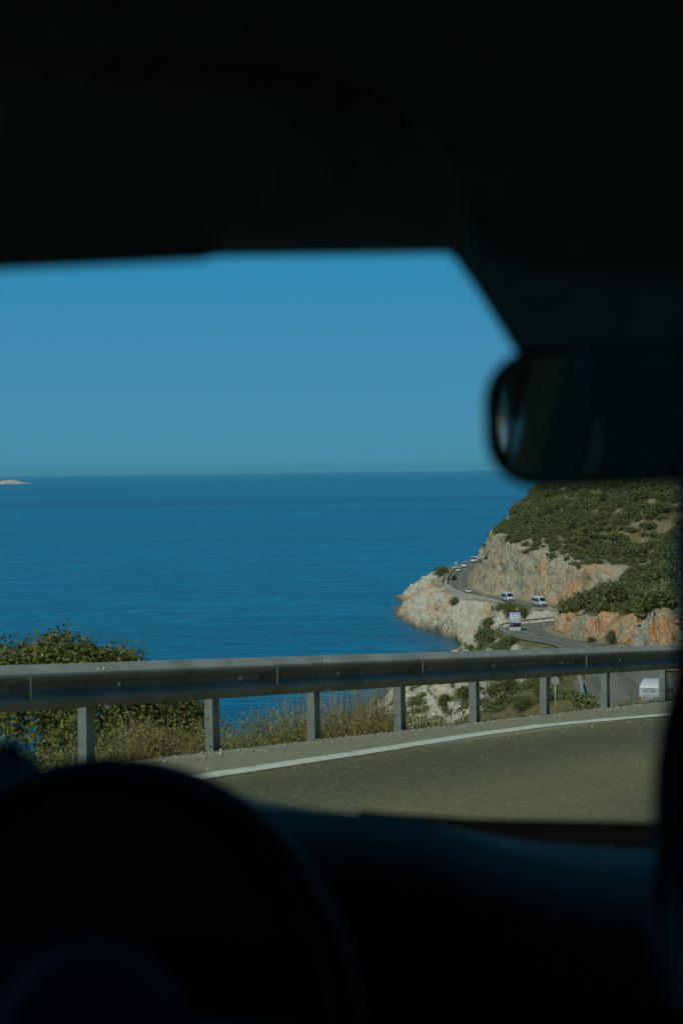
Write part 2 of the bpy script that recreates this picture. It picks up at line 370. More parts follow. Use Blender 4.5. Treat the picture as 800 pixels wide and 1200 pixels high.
# ------------------------------------------------------------------ natural ground: control points and multiquadric surface
SEA = -48.0
sh = [(-500,20),(-250,60),(-120,95),(-60,125),(-35,160),(-20,200),(-12,240),(-4,275),(3,300),(5.5,311),(8,325),(12,342),(18,368),(25,390),(31,408),(33,424),
      (31,437),(28.5,450),(26.5,461),(22,471),(19.5,490),(18.2,510),(21,535),(23,562),(25.5,590),(33,615),(42,650),(50,690),(70,735),(110,750),(200,770),(400,800)]
cp = [(x, y, SEA - .3) for x, y in sh]
off = [(-500,120),(-250,150),(-120,170),(-60,200),(-45,260),(-30,320),(-8,360),(5,400),(5,450),(2,510),(5,580),(15,640),(25,700),(50,780),(200,850),(400,900),(-500,900),(-200,600),(-400,400),(0,1000),(-100,450)]
cp += [(x, y, SEA - 14) for x, y in off]
cp += [  # headland slope, below the far bend
 (27,575,-43),(33,560,-41),(26,520,-43.5),(31,500,-41),(29,475,-43.5),(34,455,-41),(33,440,-44.5),(39,430,-41.5),(38,412,-44.5),(46,412,-39.5),(36,600,-42),(46,640,-42),
 (40,395,-43),(44,370,-39),(50,385,-38),(36,360,-40.5),(30,375,-45),(28,345,-41),(36,330,-36.5),(33,308,-34),(25,318,-40),(19,330,-43.5),(14,310,-43),(22,285,-37),(27,265,-31.5),
 (15,280,-41),(8,270,-43),(18,250,-37),(24,230,-31),(14,230,-37),(6,240,-42),(20,200,-28.5),(10,200,-35),(17,160,-23.5),(8,165,-31),(0,200,-40),(14,130,-20),(5,130,-26),(-8,150,-38),(12,108,-18.5),(3,100,-24),(-10,110,-34),
 (10,80,-19),(0,70,-21),(-12,75,-31),(8,55,-14),(-2,45,-14),(-12,45,-22),(3,35,-8),(-4,26,-8),(-10,25,-13),(-25,40,-30),(-4,17,-4.2),(-9,12,-5.5),(-18,10,-12),(-40,20,-28),
 (-20,-15,-3),(-35,-10,-14),(-60,10,-32),(-45,-45,-5),(-90,-20,-25),(-150,0,-38),
 (20,60,-14),(30,80,-16),(22,90,-17.5),(33,95,-15.5),
 # inland of the near road
 (20,10,3),(35,25,4),(50,50,2),(62,75,-2),(66,100,-7),(52,120,-11),(38,130,-14),(12,-12,7),(40,0,18),(80,40,22),(0,-40,12),(-20,-70,14),(40,-60,40),(110,100,25),
 # mound by the lower road
 (38,165,-17),(40,190,-18.2),(41,208,-19.6),(41,225,-21.2),(40.5,240,-22.6),(40.5,258,-24.6),(42,275,-26.2),(44,292,-28.1),(47,310,-29.6),(52,323,-30.3),(57,333,-30.8),
 (50,205,-15),(60,235,-12.5),(52,262,-19.5),(58,285,-20),(62,312,-24.5),(68,330,-26.5),(75,345,-28),(48,175,-12),(60,190,-7),(75,260,-8),(85,300,-12),(90,330,-18),(110,290,2),(110,220,8),(90,160,2),
 # far hill
 (75,375,-30),(72,392,-28),(66,405,-26),(62,420,-24.5),(60,435,-24),(56,450,-23.2),(53,465,-22.5),(50,482,-21.5),(49,500,-22),(50,520,-22.5),(52,545,-24),(55,572,-27),(58,600,-30),(62,622,-31.5),
 (70,430,-25.5),(82,428,-24.5),(92,400,-20),(64,590,-21.5),(68.5,580,-14),(75,570,-7.5),(62,550,-19),(60.5,520,-19),(60,495,-19.5),(66,475,-19.5),(70,480,-17.5),(80,480,-13),(87,520,-4.5),(96,440,-13),(75,520,-11),
 (95,560,7),(110,560,12),(120,500,12),(130,450,8),(115,400,-6),(120,350,-2),(90,620,-2),(75,640,-18),(95,680,-26),(140,680,-20),(170,600,22),(180,500,36),(200,400,40),(180,300,40),(200,150,60),(200,0,60),
 (300,600,40),(300,400,80),(300,200,90),(400,700,10),(500,400,90),(500,0,120),(300,-200,120),(0,-200,60),(-200,-200,40),(-400,-100,20)]
cp = np.array(cp, float)
def kern(r): return -np.sqrt(r*r + 25.0)
A = kern(np.hypot(cp[:, None, 0]-cp[None, :, 0], cp[:, None, 1]-cp[None, :, 1])); n = len(cp)
Pm = np.c_[np.ones(n), cp[:, :2] / 100]
big_ = np.block([[A - np.eye(n)*.02, Pm], [Pm.T, np.zeros((3, 3))]]); sol = np.linalg.solve(big_, np.r_[cp[:, 2], 0, 0, 0])
def natural(x, y):
    z = sol[n] + sol[n+1]*x/100 + sol[n+2]*y/100
    for i in range(n): z = z + sol[i] * kern(np.hypot(x-cp[i, 0], y-cp[i, 1]))
    return z

def axis(segs):
    out = []
    for a, b, s in segs: out.append(np.arange(a, b, s))
    out.append([segs[-1][1]]); return np.concatenate(out)
GX = axis([(-1500,-200,100),(-200,-60,10),(-60,-14,2.5),(-14,-4,.8),(-4,72,.5),(72,112,1.1),(112,160,4),(160,500,20),(500,1500,100)])
GY = axis([(-600,-80,40),(-80,-4,3),(-4,8,1.2),(8,34,.5),(34,100,1.2),(100,345,.6),(345,640,.75),(640,720,2),(720,900,12),(900,1500,100)])
XX, YY = np.meshgrid(GX, GY); shp = XX.shape; x = XX.ravel(); y = YY.ravel()
Z = natural(x, y)
rough_f = np.clip((y - 12) / 60, .05, 1) 
Z = Z + fbm(x/9, y/9, 0*x, 3) * .9 * rough_f
cap = np.full_like(Z, 1e9); flo = np.full_like(Z, -1e9); dn = np.full_like(Z, 1e9); rz = np.zeros_like(Z); rw = np.zeros_like(Z)
wob = fbm(x/5, y/5, 0*x + 3, 3) * 1.1; wob2 = vnoise(x/2.2, y/2.2, 0*x + 8)
for i in range(len(RD)-1):
    a, b = RD[i], RD[i+1]; dx, dy = b[0]-a[0], b[1]-a[1]; L2 = dx*dx + dy*dy
    m = (np.abs(x - a[0]) < 70) & (np.abs(y - a[1]) < 70)
    xm, ym = x[m], y[m]
    t = np.clip(((xm-a[0])*dx + (ym-a[1])*dy) / L2, 0, 1)
    d = np.hypot(xm - a[0] - dx*t, ym - a[1] - dy*t); z = a[2] + (b[2]-a[2])*t; hw = a[3] + (b[3]-a[3])*t
    e = d - hw
    farp = a[1] > 140
    kc = (1.75 if a[1] < 345 else 2.1) if farp else 1.2
    kf = .75 if farp else .85
    ec = np.maximum(e - (2.0 if farp else 2.2) + (wob[m]*.55 + wob2[m]*.25 if farp else 0), 0)
    cap[m] = np.minimum(cap[m], z + .05 + ec*kc); flo[m] = np.maximum(flo[m], z - .12 - np.maximum(e - .9, 0)*kf)
    near_ = d < dn[m]
    q = dn[m]; q[near_] = d[near_]; dn[m] = q
    q = rz[m]; q[near_] = z[near_]; rz[m] = q
    q = rw[m]; q[near_] = hw[near_]; rw[m] = q
Z = np.clip(Z, -86, 180)
Z = np.maximum(Z, np.where(Z < SEA, -1e9, flo)); Z = np.minimum(Z, cap)
edge = dn - rw
onroad = edge < .35
Z = np.where(onroad, rz - .14, Z)
blend = (edge >= .35) & (edge < 1.3)
Z = np.where(blend, np.minimum(Z, rz - .03), Z)
tt_ = (x-P1.x)*U.x + (y-P1.y)*U.y; dd_ = (x-P1.x)*NR.x + (y-P1.y)*NR.y
near_out = (tt_ > -25) & (tt_ < 34) & (dd_ < -.25)
Z = np.where(near_out, np.minimum(Z, near_z(tt_) - .14 - np.clip(-dd_-.35, 0, 40)*.55 + .05*fbm(x*.9, y*.9, 0*x, 3)), Z)
# rock relief
gy_, gx_ = np.gradient(Z.reshape(shp), GY, GX); slope = np.hypot(gx_, gy_).ravel()
off_ = np.clip((edge - 1.2) / 3, 0, 1) * np.clip((y - 60) / 60, 0, 1)
below = (Z < rz - .8) & (edge > 1) & (y > 150)
pale = np.clip(below * 1.0, 0, 1)
rockm = np.clip((slope - .75) / .5, 0, 1); rockm = np.maximum(rockm, pale)
rockm = np.maximum(rockm, np.clip(fbm(x/7, y/7, 0*x+5, 3)*1.6 - .55, 0, 1) * (y > 200))
rockm = np.maximum(rockm, np.clip(1.25 - np.abs(edge - 7)/9 + fbm(x/5, y/5, 0*x+7, 3)*.5, 0, 1) * ((y > 350) & (Z > rz)))
# strata: ridges running down towards the water
sx_ = (x*.62 + y*.28) ; sy_ = (x*.4 - y*.9)
strata = 1 - np.abs(fbm(sx_/3.2, sy_/17, Z/9, 3)) * 1.6
rg = 1 - np.abs(fbm(x/3.0, y/3.0, Z/3.0, 4)) * 1.5
Z = Z + off_ * pale * (strata * 1.0 - .45 + rg * .45)
Zg = Z.reshape(shp)
gy_, gx_ = np.gradient(Zg, GY, GX); sl2 = np.hypot(gx_, gy_)
nrm = np.stack([-gx_, -gy_, np.ones_like(gx_)], -1); nrm /= np.linalg.norm(nrm, axis=-1, keepdims=True)
steep = np.clip((sl2 - .7) / .6, 0, 1).ravel() * off_
gul = (1 - np.abs(fbm(x/2.6 + 3, y/2.6, Z/11, 4)) * 1.7)
blk = np.abs(vnoise(x/3.1+5, y/3.1, Z/2.2)) * 1.6 + .35*np.floor(2.5*vnoise(x/6, y/6, Z/1.6))
disp = steep * (gul * 1.3 - .4 + blk * .9 + fbm(x/1.2, y/1.2, Z/1.2, 3) * .75)
co = np.stack([x, y, Z], 1) + nrm.reshape(-1, 3) * disp[:, None]
ny_, nx_ = shp
idx = np.arange(ny_*nx_).reshape(shp)
faces = np.stack([idx[:-1, :-1], idx[:-1, 1:], idx[1:, 1:], idx[1:, :-1]], -1).reshape(-1, 4)
gm = npmesh('ground', co, faces, smooth=False)
def setattr_(me, name, arr):
    a = me.attributes.new(name, 'FLOAT', 'POINT'); a.data.foreach_set('value', np.asarray(arr, dtype=np.float32))
rock_final = np.maximum(np.clip((sl2.ravel() - .7) / .4, 0, 1), rockm) * (y > 45)
setattr_(gm, 'rock', rock_final)
setattr_(gm, 'pale', np.clip(pale + .25*(fbm(x/6, y/6, 0*x, 2)), 0, 1))
orange_w = ((x > 33) & (y > 120) & (y < 348)) * np.clip(.6 + fbm(x/6, y/8, Z/7+4, 3)*1.3, 0, 1) * np.clip(1 - pale, 0, 1)
orange_w = np.maximum(orange_w, np.clip(fbm(x/6+9, y/9, Z/10, 3)*2 - .6, 0, 1) * .8 * (y > 348))
setattr_(gm, 'orange', orange_w)
setattr_(gm, 'wet', np.clip(1 - (Z - SEA) / 1.8, 0, 1) * .85)
gr = ((edge < 1.6) & (y < 140)) * np.clip((1.6 - edge) / .6, 0, 1)
setattr_(gm, 'gravel', gr)
link('ground', gm, mat=M_ground, label='steep rocky coastal hillside falling to the sea', kind='structure')

def hz(px_, py_=None):
    """height of the ground at x, y"""
    xx, yy = px_, py_
    i = np.clip(np.searchsorted(GX, xx) - 1, 0, nx_-2); j = np.clip(np.searchsorted(GY, yy) - 1, 0, ny_-2)
    tx = (xx - GX[i]) / (GX[i+1]-GX[i]); ty = (yy - GY[j]) / (GY[j+1]-GY[j])
    return (Zg[j, i]*(1-tx)*(1-ty) + Zg[j, i+1]*tx*(1-ty) + Zg[j+1, i]*(1-tx)*ty + Zg[j+1, i+1]*tx*ty)
def hit(px, py, y0=14.0, y1=720.0):
    Ys = np.arange(y0, y1, .5); d = P(px, py, 1.0)
    z = d.z * Ys; h = hz(d.x*Ys, Ys); k = np.nonzero(h >= z)[0]
    if len(k) == 0: return None
    Yh = Ys[k[0]]; return Vector((d.x*Yh, Yh, float(hz(np.array([d.x*Yh]), np.array([Yh]))[0])))

# ------------------------------------------------------------------ sea
SX = axis([(-1500,-60,120),(-60,60,3),(60,1500,120)]); SY = axis([(-600,200,80),(200,620,3),(620,1500,80)])
sxx, syy = np.meshgrid(SX, SY); sid = np.arange(sxx.size).reshape(sxx.shape)
sf = np.stack([sid[:-1,:-1], sid[:-1,1:], sid[1:,1:], sid[1:,:-1]], -1).reshape(-1, 4)
sv = np.c_[sxx.ravel(), syy.ravel(), np.full(sxx.size, SEA)]
nb = len(sv); Bq = 70000.0
outer = np.array([(-Bq,-Bq,SEA),(Bq,-Bq,SEA),(Bq,Bq,SEA),(-Bq,Bq,SEA)])
c4 = [sid[0,0], sid[0,-1], sid[-1,-1], sid[-1,0]]
extra = [[nb, nb+1, c4[1], c4[0]], [nb+1, nb+2, c4[2], c4[1]], [nb+2, nb+3, c4[3], c4[2]], [nb+3, nb, c4[0], c4[3]]]
sm_ = npmesh('sea', np.r_[sv, outer], np.r_[sf, np.array(extra)])
gz_ = hz(sv[:, 0].clip(-1499, 1499), sv[:, 1].clip(-599, 1499))
shal = np.clip((gz_ - (SEA - 4.5)) / 4.5, 0, 1)**1.5 * .9
shal[(sv[:, 1] > 900) | (sv[:, 1] < -300) | (np.abs(sv[:, 0]) > 700)] = 0
setattr_(sm_, 'shallow', np.r_[shal, np.zeros(4)])
link('sea', sm_, mat=M_sea, label='calm blue sea reaching the horizon', kind='structure')

# small island on the horizon
ang = np.linspace(0, 2*np.pi, 40, endpoint=False); rings = np.linspace(0, 1, 12)
iv = []; 
for r_ in rings:
    for a_ in ang:
        ix, iy = np.cos(a_)*r_*150, np.sin(a_)*r_*70
        hgt = 23*(1-r_**2)**.6*(0.62+.38*math.sin(ix/38+1)+.25*float(fbm(np.array([ix/30]), np.array([iy/30]), np.array([0.]), 3)[0])) - (3 if r_ == 1 else 0)
        iv.append((ix, iy, hgt))
idn = np.arange(len(iv)).reshape(12, 40); nxt = np.roll(idn, -1, 1)
ifc = np.stack([idn[:-1], nxt[:-1], nxt[1:], idn[1:]], -1).reshape(-1, 4)
im = npmesh('island', iv, ifc, smooth=True)
M_isl = m_plain('island_rock', (.38, .33, .22), .9, scale=.03, var=.5)
ip = P(5, 565, 8300)
isl = link('island', im, mat=M_isl, label='low pale rocky island on the horizon', kind='structure'); isl.location = (ip.x, ip.y, SEA)

# ------------------------------------------------------------------ roads as ribbons
def ribbon(name, i0, i1, d0, d1, m, dz, dash=None, **k):
    """sheet between lateral offsets d0, d1 (fractions of half width if |d|<=1.001)"""
    vs, uv = [], []; fs = []; cnt = 0; nseg = 6 if name == 'road' else 1
    for i in range(i0, i1+1):
        for q in range(nseg+1):
            f = q / nseg
            a = d0(RD[i,3]) if callable(d0) else d0; b = d1(RD[i,3]) if callable(d1) else d1
            dd = a + (b-a)*f
            vs.append((RD[i,0]+RN[i,0]*dd, RD[i,1]+RN[i,1]*dd, RD[i,2]+dz)); uv.append((dd, RS[i]))
    for i in range(i1-i0):
        if dash and (RS[i0+i] % dash[0]) > dash[1]: continue
        for q in range(nseg):
            a = i*(nseg+1)+q; fs.append((a, a+1, a+nseg+2, a+nseg+1))
    me = npmesh(name, vs, fs, uv=uv); return link(name, me, mat=m, **k)
HW = lambda s, o=0: (lambda h: s*(h+o))
RS_end = len(RD)-1
ribbon('road', 0, ROAD_SPLIT, HW(-1,-.04), HW(1,.2), M_asph, 0, label='worn asphalt road in front of the windscreen', kind='structure')
r2 = ribbon('road', ROAD_SPLIT, RS_end, HW(-1,.1), HW(1,.1), M_asph2, 0, label='grey asphalt coast road winding round the headland', kind='structure')
iy1 = int(np.argmin(np.abs(RD[:,1]-195)))
vs, fs = [], []
for k_, t_ in enumerate(np.arange(-40, 40, .5)):
    dl_ = float(np.interp(t_, [-10, 0, 2, 4, 5.5, 7, 8.5, 12], [1.25, 1.05, .94, .80, .76, .88, 1.05, 1.2]))
    for q_ in (-.085, .085): p_ = near_pt(t_, dl_ + q_, .006); vs.append(p_[:])
    if k_: fs.append((2*k_-2, 2*k_-1, 2*k_+1, 2*k_))
link('edge_line', npmesh('edge_line', vs, fs), mat=M_line, label='white painted edge line on the near road', kind='structure')
ribbon('edge_line', iy1, RS_end, HW(-1,-.35), HW(-1,-.2), M_line2, .005, label='pale edge line on the seaward side of the far road', kind='structure')
ribbon('edge_line', iy1, RS_end, HW(1,-.35), HW(1,-.2), M_line2, .005, label='pale edge line on the cliff side of the far road', kind='structure')
ribbon('centre_line', iy1, RS_end, -.07, .07, M_line2, .005, label='pale centre line of the far road', kind='structure')
iy0 = int(np.argmin(np.abs(RD[:,1]-150))) 
ribbon('verge', iy0, RS_end, HW(1,.1), HW(1,1.6), M_shoulder, -.01, label='ochre dirt verge between the far road and the cliff foot', kind='structure')

def road_at(X, Y, jmin=0):
    j = int(np.argmin((RD[jmin:,0]-X)**2 + (RD[jmin:,1]-Y)**2)) + jmin
    return j
def road_pt(px, py, jmin=ROAD_SPLIT, jmax=None):
    """index and lateral offset where a pixel's ray meets the road surface"""
    best = None
    for j in range(jmin, (jmax or len(RD)-1)):
        d = P(px, py, 1.0)
        if d.z >= 0: continue
        s = RD[j,2] / d.z; q = np.array([d.x*s, s]) - RD[j,:2]
        al = abs(q @ RT[j]); la = q @ RN[j]
        if al < 1.6 and abs(la) < RD[j,3] + 1.5 and (best is None or abs(la) < abs(best[1])): best = (j, la, d.x*s, s)
    return best

# ------------------------------------------------------------------ near guardrail
rail = empty('guardrail', near_pt(0, 0), label='galvanised steel guardrail on posts along the near road edge', cat='guardrail')
def rl(t, d, dz=0):                           # local to the rail's empty
    return near_pt(t, d, dz) - rail.location
S = 1.5
PROF = [(0.0,.311),(.006,.309),(.030,.292),(.066,.268),(.081,.255),(.085,.238),(.081,.222),(.060,.206),(.018,.182),(.010,.172),(.010,.139),(.018,.129),(.060,.105),(.081,.089),(.085,.073),(.081,.056),(.060,.043),(.006,.004),(0,.002)]
TH = .004
def ray_t(px):                                # t where a photo column crosses the rail line
    d = P(px, 790, 1.0); A_ = np.array([[U.x, -d.x], [U.y, -1.0]]); return float(np.linalg.solve(A_, -np.array([P1.x, P1.y]))[0])
PT = [ray_t(px) - .04 for px in (100, 248, 367, 468, 556, 638, 709, 777)]
PT = [PT[0] - 1.4*(8-i) for i in range(8)] + PT + [PT[-1] + 1.6*(i+1) for i in range(12)]
print('posts', [round(q, 2) for q in PT])
for k in range(0, 13):                        # beam lengths lapped at every second post
    t0, t1 = PT[2*k], PT[2*k+2] + .14; mb = MB(); rings = []
    lap = .005 if k % 2 else 0.0
    for t in (t0, (t0+t1)/2, t1):
        rings.append([rl(t, .055 + a + lap, .385 + b) for a, b in PROF] + [rl(t, .055 + a - TH + lap, .385 + b) for a, b in reversed(PROF)])
    mb.loft(rings, sm=False)
    mb.build('beam', M_galv, rail)
def post_mesh():
    mb = MB(); t = .005
    # C profile: web faces back along the road, flanges across it
    def bx(u0, u1, d0, d1, z0=-.9, z1=.66):
        c = [U*u0+NR*d0, U*u1+NR*d0, U*u1+NR*d1, U*u0+NR*d1]
        mb.loft([[(p.x,p.y,z0) for p in c], [(p.x,p.y,z1) for p in c]])
    bx(0, t, -.045, .035); bx(t, .08, .035-t, .035); bx(t, .08, -.045, -.045+t); bx(.08, .08+t, .015, .035); bx(.08, .08+t, -.045, -.025)
    return mb.mesh('post', M_galvp)
pm = post_mesh()
def spacer_mesh():
    mb = MB()
    c = [U*-.03+NR*.042, U*.05+NR*.042, U*.05+NR*.062, U*-.03+NR*.062]
    mb.loft([[(p.x,p.y,.44) for p in c], [(p.x,p.y,.60) for p in c]]); return mb.mesh('spacer', M_galvp)
spm = spacer_mesh()
def bolt_mesh(r=.019):
    mb = MB(); ring = []
    for dd, rr in ((0, r), (.008, r), (.013, r*.6)):
        ring.append([NR*dd + U*math.cos(a)*rr + Vector((0,0,math.sin(a)*rr)) for a in [i*math.pi/4 for i in range(8)]])
    mb.loft(ring); return mb.mesh('bolt', M_bolt)
bm_ = bolt_mesh()
for k in range(-8, 20):
    tk = PT[k+8]
    o = link('post', pm, rail); o.location = rl(tk, 0)
    o.rotation_euler = (random.uniform(-.008,.008), random.uniform(-.008,.008), 0)
    s_ = link('spacer', spm, rail); s_.location = rl(tk, 0)
    b_ = link('bolt', bm_, rail); b_.location = rl(tk + .30, .066, .385+.155)
    if k % 2 == 0:
        for dt, zz in ((.04, .275), (.10, .28), (.05, .03), (.11, .03)):
            b2 = link('bolt', bm_, rail); b2.location = rl(tk + dt, .118, .385+zz-.01)
            b2.scale = (.6,.6,.6)
def refl_mesh():
    mb = MB(); d0 = .065
    a = [rl(0,0)*0 + NR*.008 + Vector((0,0,-.03)), NR*.008 + Vector((0,0,.03)), U*.11 + NR*.075 + Vector((0,0,.065)), U*.11 + NR*.075 + Vector((0,0,-.065))]
    mb.prism(a, -NR*.004); return mb.mesh('reflector', M_refld)
def reflp_mesh():
    mb = MB()
    a = [U*.111+NR*.078+Vector((0,0,-.07)), U*.111+NR*.078+Vector((0,0,.07)), U*.128+NR*.070+Vector((0,0,.07)), U*.128+NR*.070+Vector((0,0,-.07))]
    mb.prism(a, -U*.003+NR*.004); return mb.mesh('reflector_face', M_refl)
rm_, rp_ = refl_mesh(), reflp_mesh()
def ray_t(px):                                # t where a photo column crosses the rail line
    d = P(px, 790, 1.0); # solve P1 + U t = s*(d.x,1)
    A_ = np.array([[U.x, -d.x], [U.y, -1.0]]); return float(np.linalg.solve(A_, -np.array([P1.x, P1.y]))[0])
for px in (2, 298, 472, 668):
    o = link('reflector', rm_, rail); o.location = rl(ray_t(px), .068, .385+.155)
    q = link('reflector_face', rp_, o)

# ------------------------------------------------------------------ vegetation
def rot_rand(n):
    q = rng.normal(size=(n, 4)); q /= np.linalg.norm(q, axis=1)[:, None]; a, b, c, d = q.T
    return np.stack([np.stack([1-2*(c*c+d*d), 2*(b*c-a*d), 2*(b*d+a*c)], -1), np.stack([2*(b*c+a*d), 1-2*(b*b+d*d), 2*(c*d-a*b)], -1),
                     np.stack([2*(b*d-a*c), 2*(c*d+a*b), 1-2*(b*b+c*c)], -1)], 1)
def rot_out(nd, spread):
    """frames whose z axis points along nd, jittered"""
    n = len(nd); zz = nd + rng.normal(size=(n, 3))*spread; zz /= np.linalg.norm(zz, axis=1)[:, None]
    a = rng.normal(size=(n, 3)); xx = np.cross(a, zz); xx /= np.linalg.norm(xx, axis=1)[:, None]; yy = np.cross(zz, xx)
    return np.stack([xx, yy, zz], -1)
def leaves(cent, lw, ll, nd=None, spread=.55):
    """pointed quads at cent, random orientation"""
    n = len(cent); Rm = rot_rand(n) if nd is None else rot_out(nd, spread)
    s = rng.uniform(.6, 1.3, (n, 1, 1))
    base = np.array([[0,-.5*ll,0],[.5*lw,0,.08*ll],[0,.5*ll,0],[-.5*lw,0,.08*ll]])[None] * s
    v = np.einsum('nij,nkj->nki', Rm, base) + cent[:, None]
    return v.reshape(-1, 3), np.arange(4*n).reshape(n, 4)
def bush_pts(n, nlobe, rx=1.0, rz=.75, shell=.55):
    """points on the skin of several lobes, base at z=0, unit radius"""
    lob = np.stack([rng.uniform(-.55,.55,nlobe)*rx, rng.uniform(-.55,.55,nlobe)*rx, rng.uniform(.25,.75,nlobe)*rz], 1)
    lr = rng.uniform(.28, .52, nlobe)
    k = rng.integers(0, nlobe, n); d = rng.normal(size=(n, 3)); d /= np.linalg.norm(d, axis=1)[:, None]
    d[:, 2] = np.where(d[:, 2] < -.5, -d[:, 2], d[:, 2])
    r = lr[k] * (shell + (1-shell)*rng.random(n)**.4) * (1 + .18*rng.normal(size=n))
    p = lob[k] + d*r[:, None]; p[:, 2] = np.maximum(p[:, 2], .02); return p, d
def far_bush(name, n, m, lw=.16, ll=.26, nl=9, rz=.75):
    p_, d_ = bush_pts(n, nl, rz=rz); v, f = leaves(p_, lw, ll, d_); me = npmesh(name, v, f); me.materials.append(m); return me
FB = [far_bush('maquis_shrub', 1000, random.choice([M_maquis, M_maquis, M_maquis2]), lw=.09, ll=.14, nl=random.choice([6, 9, 12])) for _ in range(8)]
FBl = [far_bush('maquis_shrub', 70, M_maquis, .34, .5, 6) for _ in range(6)]
FBd = [far_bush('shrub', 2600, random.choice([M_maquis, M_maquis2]), .055, .11, 14) for _ in range(3)]
# scatter over the hill
cand = []
for _ in range(26000):
    X_, Y_ = rng.uniform(34, 135), rng.uniform(150, 660)
    cand.append((X_, Y_))
for _ in range(22000): cand.append((rng.uniform(60, 300), rng.uniform(60, 660)))
cand = np.array(cand); cz = hz(cand[:,0], cand[:,1])
e_ = np.full(len(cand), 1e9); rzz = np.zeros(len(cand))
for i in range(0, len(RD)):
    d = np.hypot(cand[:,0]-RD[i,0], cand[:,1]-RD[i,1]) - RD[i,3]; k = d < e_; e_[k] = d[k]; rzz[k] = RD[i,2]
i_ = np.clip(np.searchsorted(GX, cand[:,0])-1, 0, nx_-2); j_ = np.clip(np.searchsorted(GY, cand[:,1])-1, 0, ny_-2)
slp = sl2[j_, i_]
dens = fbm(cand[:,0]/16, cand[:,1]/22, 0*cz, 3)
# dense on the mound, patchy on the far hill, thin just above the cliffs
mound = cand[:,1] < 350
ok = (cz > rzz + 2.0) & (e_ > 4.5) & (slp < 1.7) & (dens > np.where(mound, -.75, -.62)) & ((e_ > 12.5) | ((rng.random(len(cand)) < .42) & (e_ > 5)) | (mound & (e_ > 5)))
pxx, pyy = proj(cand[:,0], cand[:,1], cz)
ok &= (pxx > 540) & (pxx < 1700) & (pyy > np.where(pxx > 840, 0, 505)) & (pyy < 775)
cand, cz, pxx, pyy, mound, e_ = cand[ok], cz[ok], pxx[ok], pyy[ok], mound[ok], e_[ok]
cell = {}; keep = []; rads = []
for i in rng.permutation(len(cand)):
    X_, Y_ = cand[i]; r = rng.uniform(1.4, 4.1) * (1.15 if mound[i] else 1.0) * (1.25 if Y_ > 450 else 1) * (.55 if (e_[i] < 16 and not mound[i]) else 1); a, b = int(X_//3), int(Y_//3); bad = False
    for p in range(-1, 2):
        for q in range(-1, 2):
            for (x2, y2, r2_) in cell.get((a+p, b+q), ()):
                if (X_-x2)**2 + (Y_-y2)**2 < (.575*(r+r2_))**2: bad = True
    if bad: continue
    cell.setdefault((a, b), []).append((X_, Y_, r)); keep.append(i); rads.append(r)
keep = np.array(keep); rads = np.array(rads)
inview = (pxx[keep] < 792) & (pyy[keep] > 566)
size = rads / cand[keep][:, 1] * np.where(inview, 1, .01)
order = np.argsort(-size)
big_set = set(order[:270].tolist())
restv, restf = [], []; nv_ = 0
FBo = [far_bush('shrub_mass', 110, M_maquis, .30, .42, 8) for _ in range(3)]
FBov = [np.array([v.co[:] for v in m.vertices]) for m in FBo]; FBon = [np.array([p.vertices[:] for p in m.polygons]) for m in FBo]
FBv = [np.array([v.co[:] for v in m.vertices]) for m in FBl]; FBn = [np.array([p.vertices[:] for p in m.polygons]) for m in FBl]
FB2 = [far_bush('shrub_mass', 650, M_maquis, .11, .17, 10) for _ in range(5)]
FBv = [np.array([v.co[:] for v in m.vertices]) for m in FB2]; FBn = [np.array([p.vertices[:] for p in m.polygons]) for m in FB2]
for q, i in enumerate(keep):
    X_, Y_ = cand[i]; r = rads[q]; zz = float(cz[i]) - .15*r
    if q in big_set:
        o = link('maquis_shrub', random.choice(FB)); o.location = (X_, Y_, zz); o.rotation_euler = (0,0,random.uniform(0,6.28)); h = r*random.uniform(.8,1.1); o.scale = (r, r, h)
        u_, v_ = pxx[i], pyy[i]
        if Y_ < 350:
            if u_ > 745 and v_ > 655: lab, gr_ = 'green shrub on the right end of the mound above the deepest orange rock', 'shrubs at the right end of the near mound'
            elif e_[i] < 14: lab, gr_ = 'green shrub along the lip of the orange rock cutting', 'shrubs along the lip of the orange cutting'
            elif u_ < 700: lab, gr_ = 'green shrub on the left tip of the mound before the grey cliff', 'shrubs on the left tip of the near mound'
            else: lab, gr_ = 'green shrub in the middle of the mound above the orange cutting', 'shrubs on the middle of the near mound'
        else:
            if e_[i] < 18: lab, gr_ = 'green shrub just above the top edge of the grey cliff', 'shrubs along the top edge of the grey cliff'
            elif u_ < 640: lab, gr_ = 'green shrub near the hill skyline against the sea', 'shrubs along the hill skyline'
            elif v_ < 610: lab, gr_ = 'green shrub high on the far hillside right under the mirror', 'shrubs high on the hill under the mirror'
            else: lab, gr_ = 'green shrub on the middle slope of the far hillside', 'shrubs on the middle slope of the far hill'
        tag(o, lab, 'shrub', gr_)
    else:
        k = random.randrange(5); a = random.uniform(0, 6.28); c_, s_ = math.cos(a), math.sin(a)
        far_ = pxx[i] > 840; k = k % 3 if far_ else k; srcv, srcn = (FBov[k], FBon[k]) if far_ else (FBv[k], FBn[k])
        vv = srcv * [r, r, r*.95]; vv = np.c_[vv[:,0]*c_-vv[:,1]*s_+X_, vv[:,0]*s_+vv[:,1]*c_+Y_, vv[:,2]+zz]
        restv.append(vv); restf.append(srcn+nv_); nv_ += len(vv)
if restv:
    me = npmesh('maquis', np.concatenate(restv), np.concatenate(restf)); me.materials.append(M_maquis)
    link('maquis', me, label='dense low evergreen maquis covering the coastal hillside', cat='shrubland', kind='stuff')
print('shrubs', len(keep))

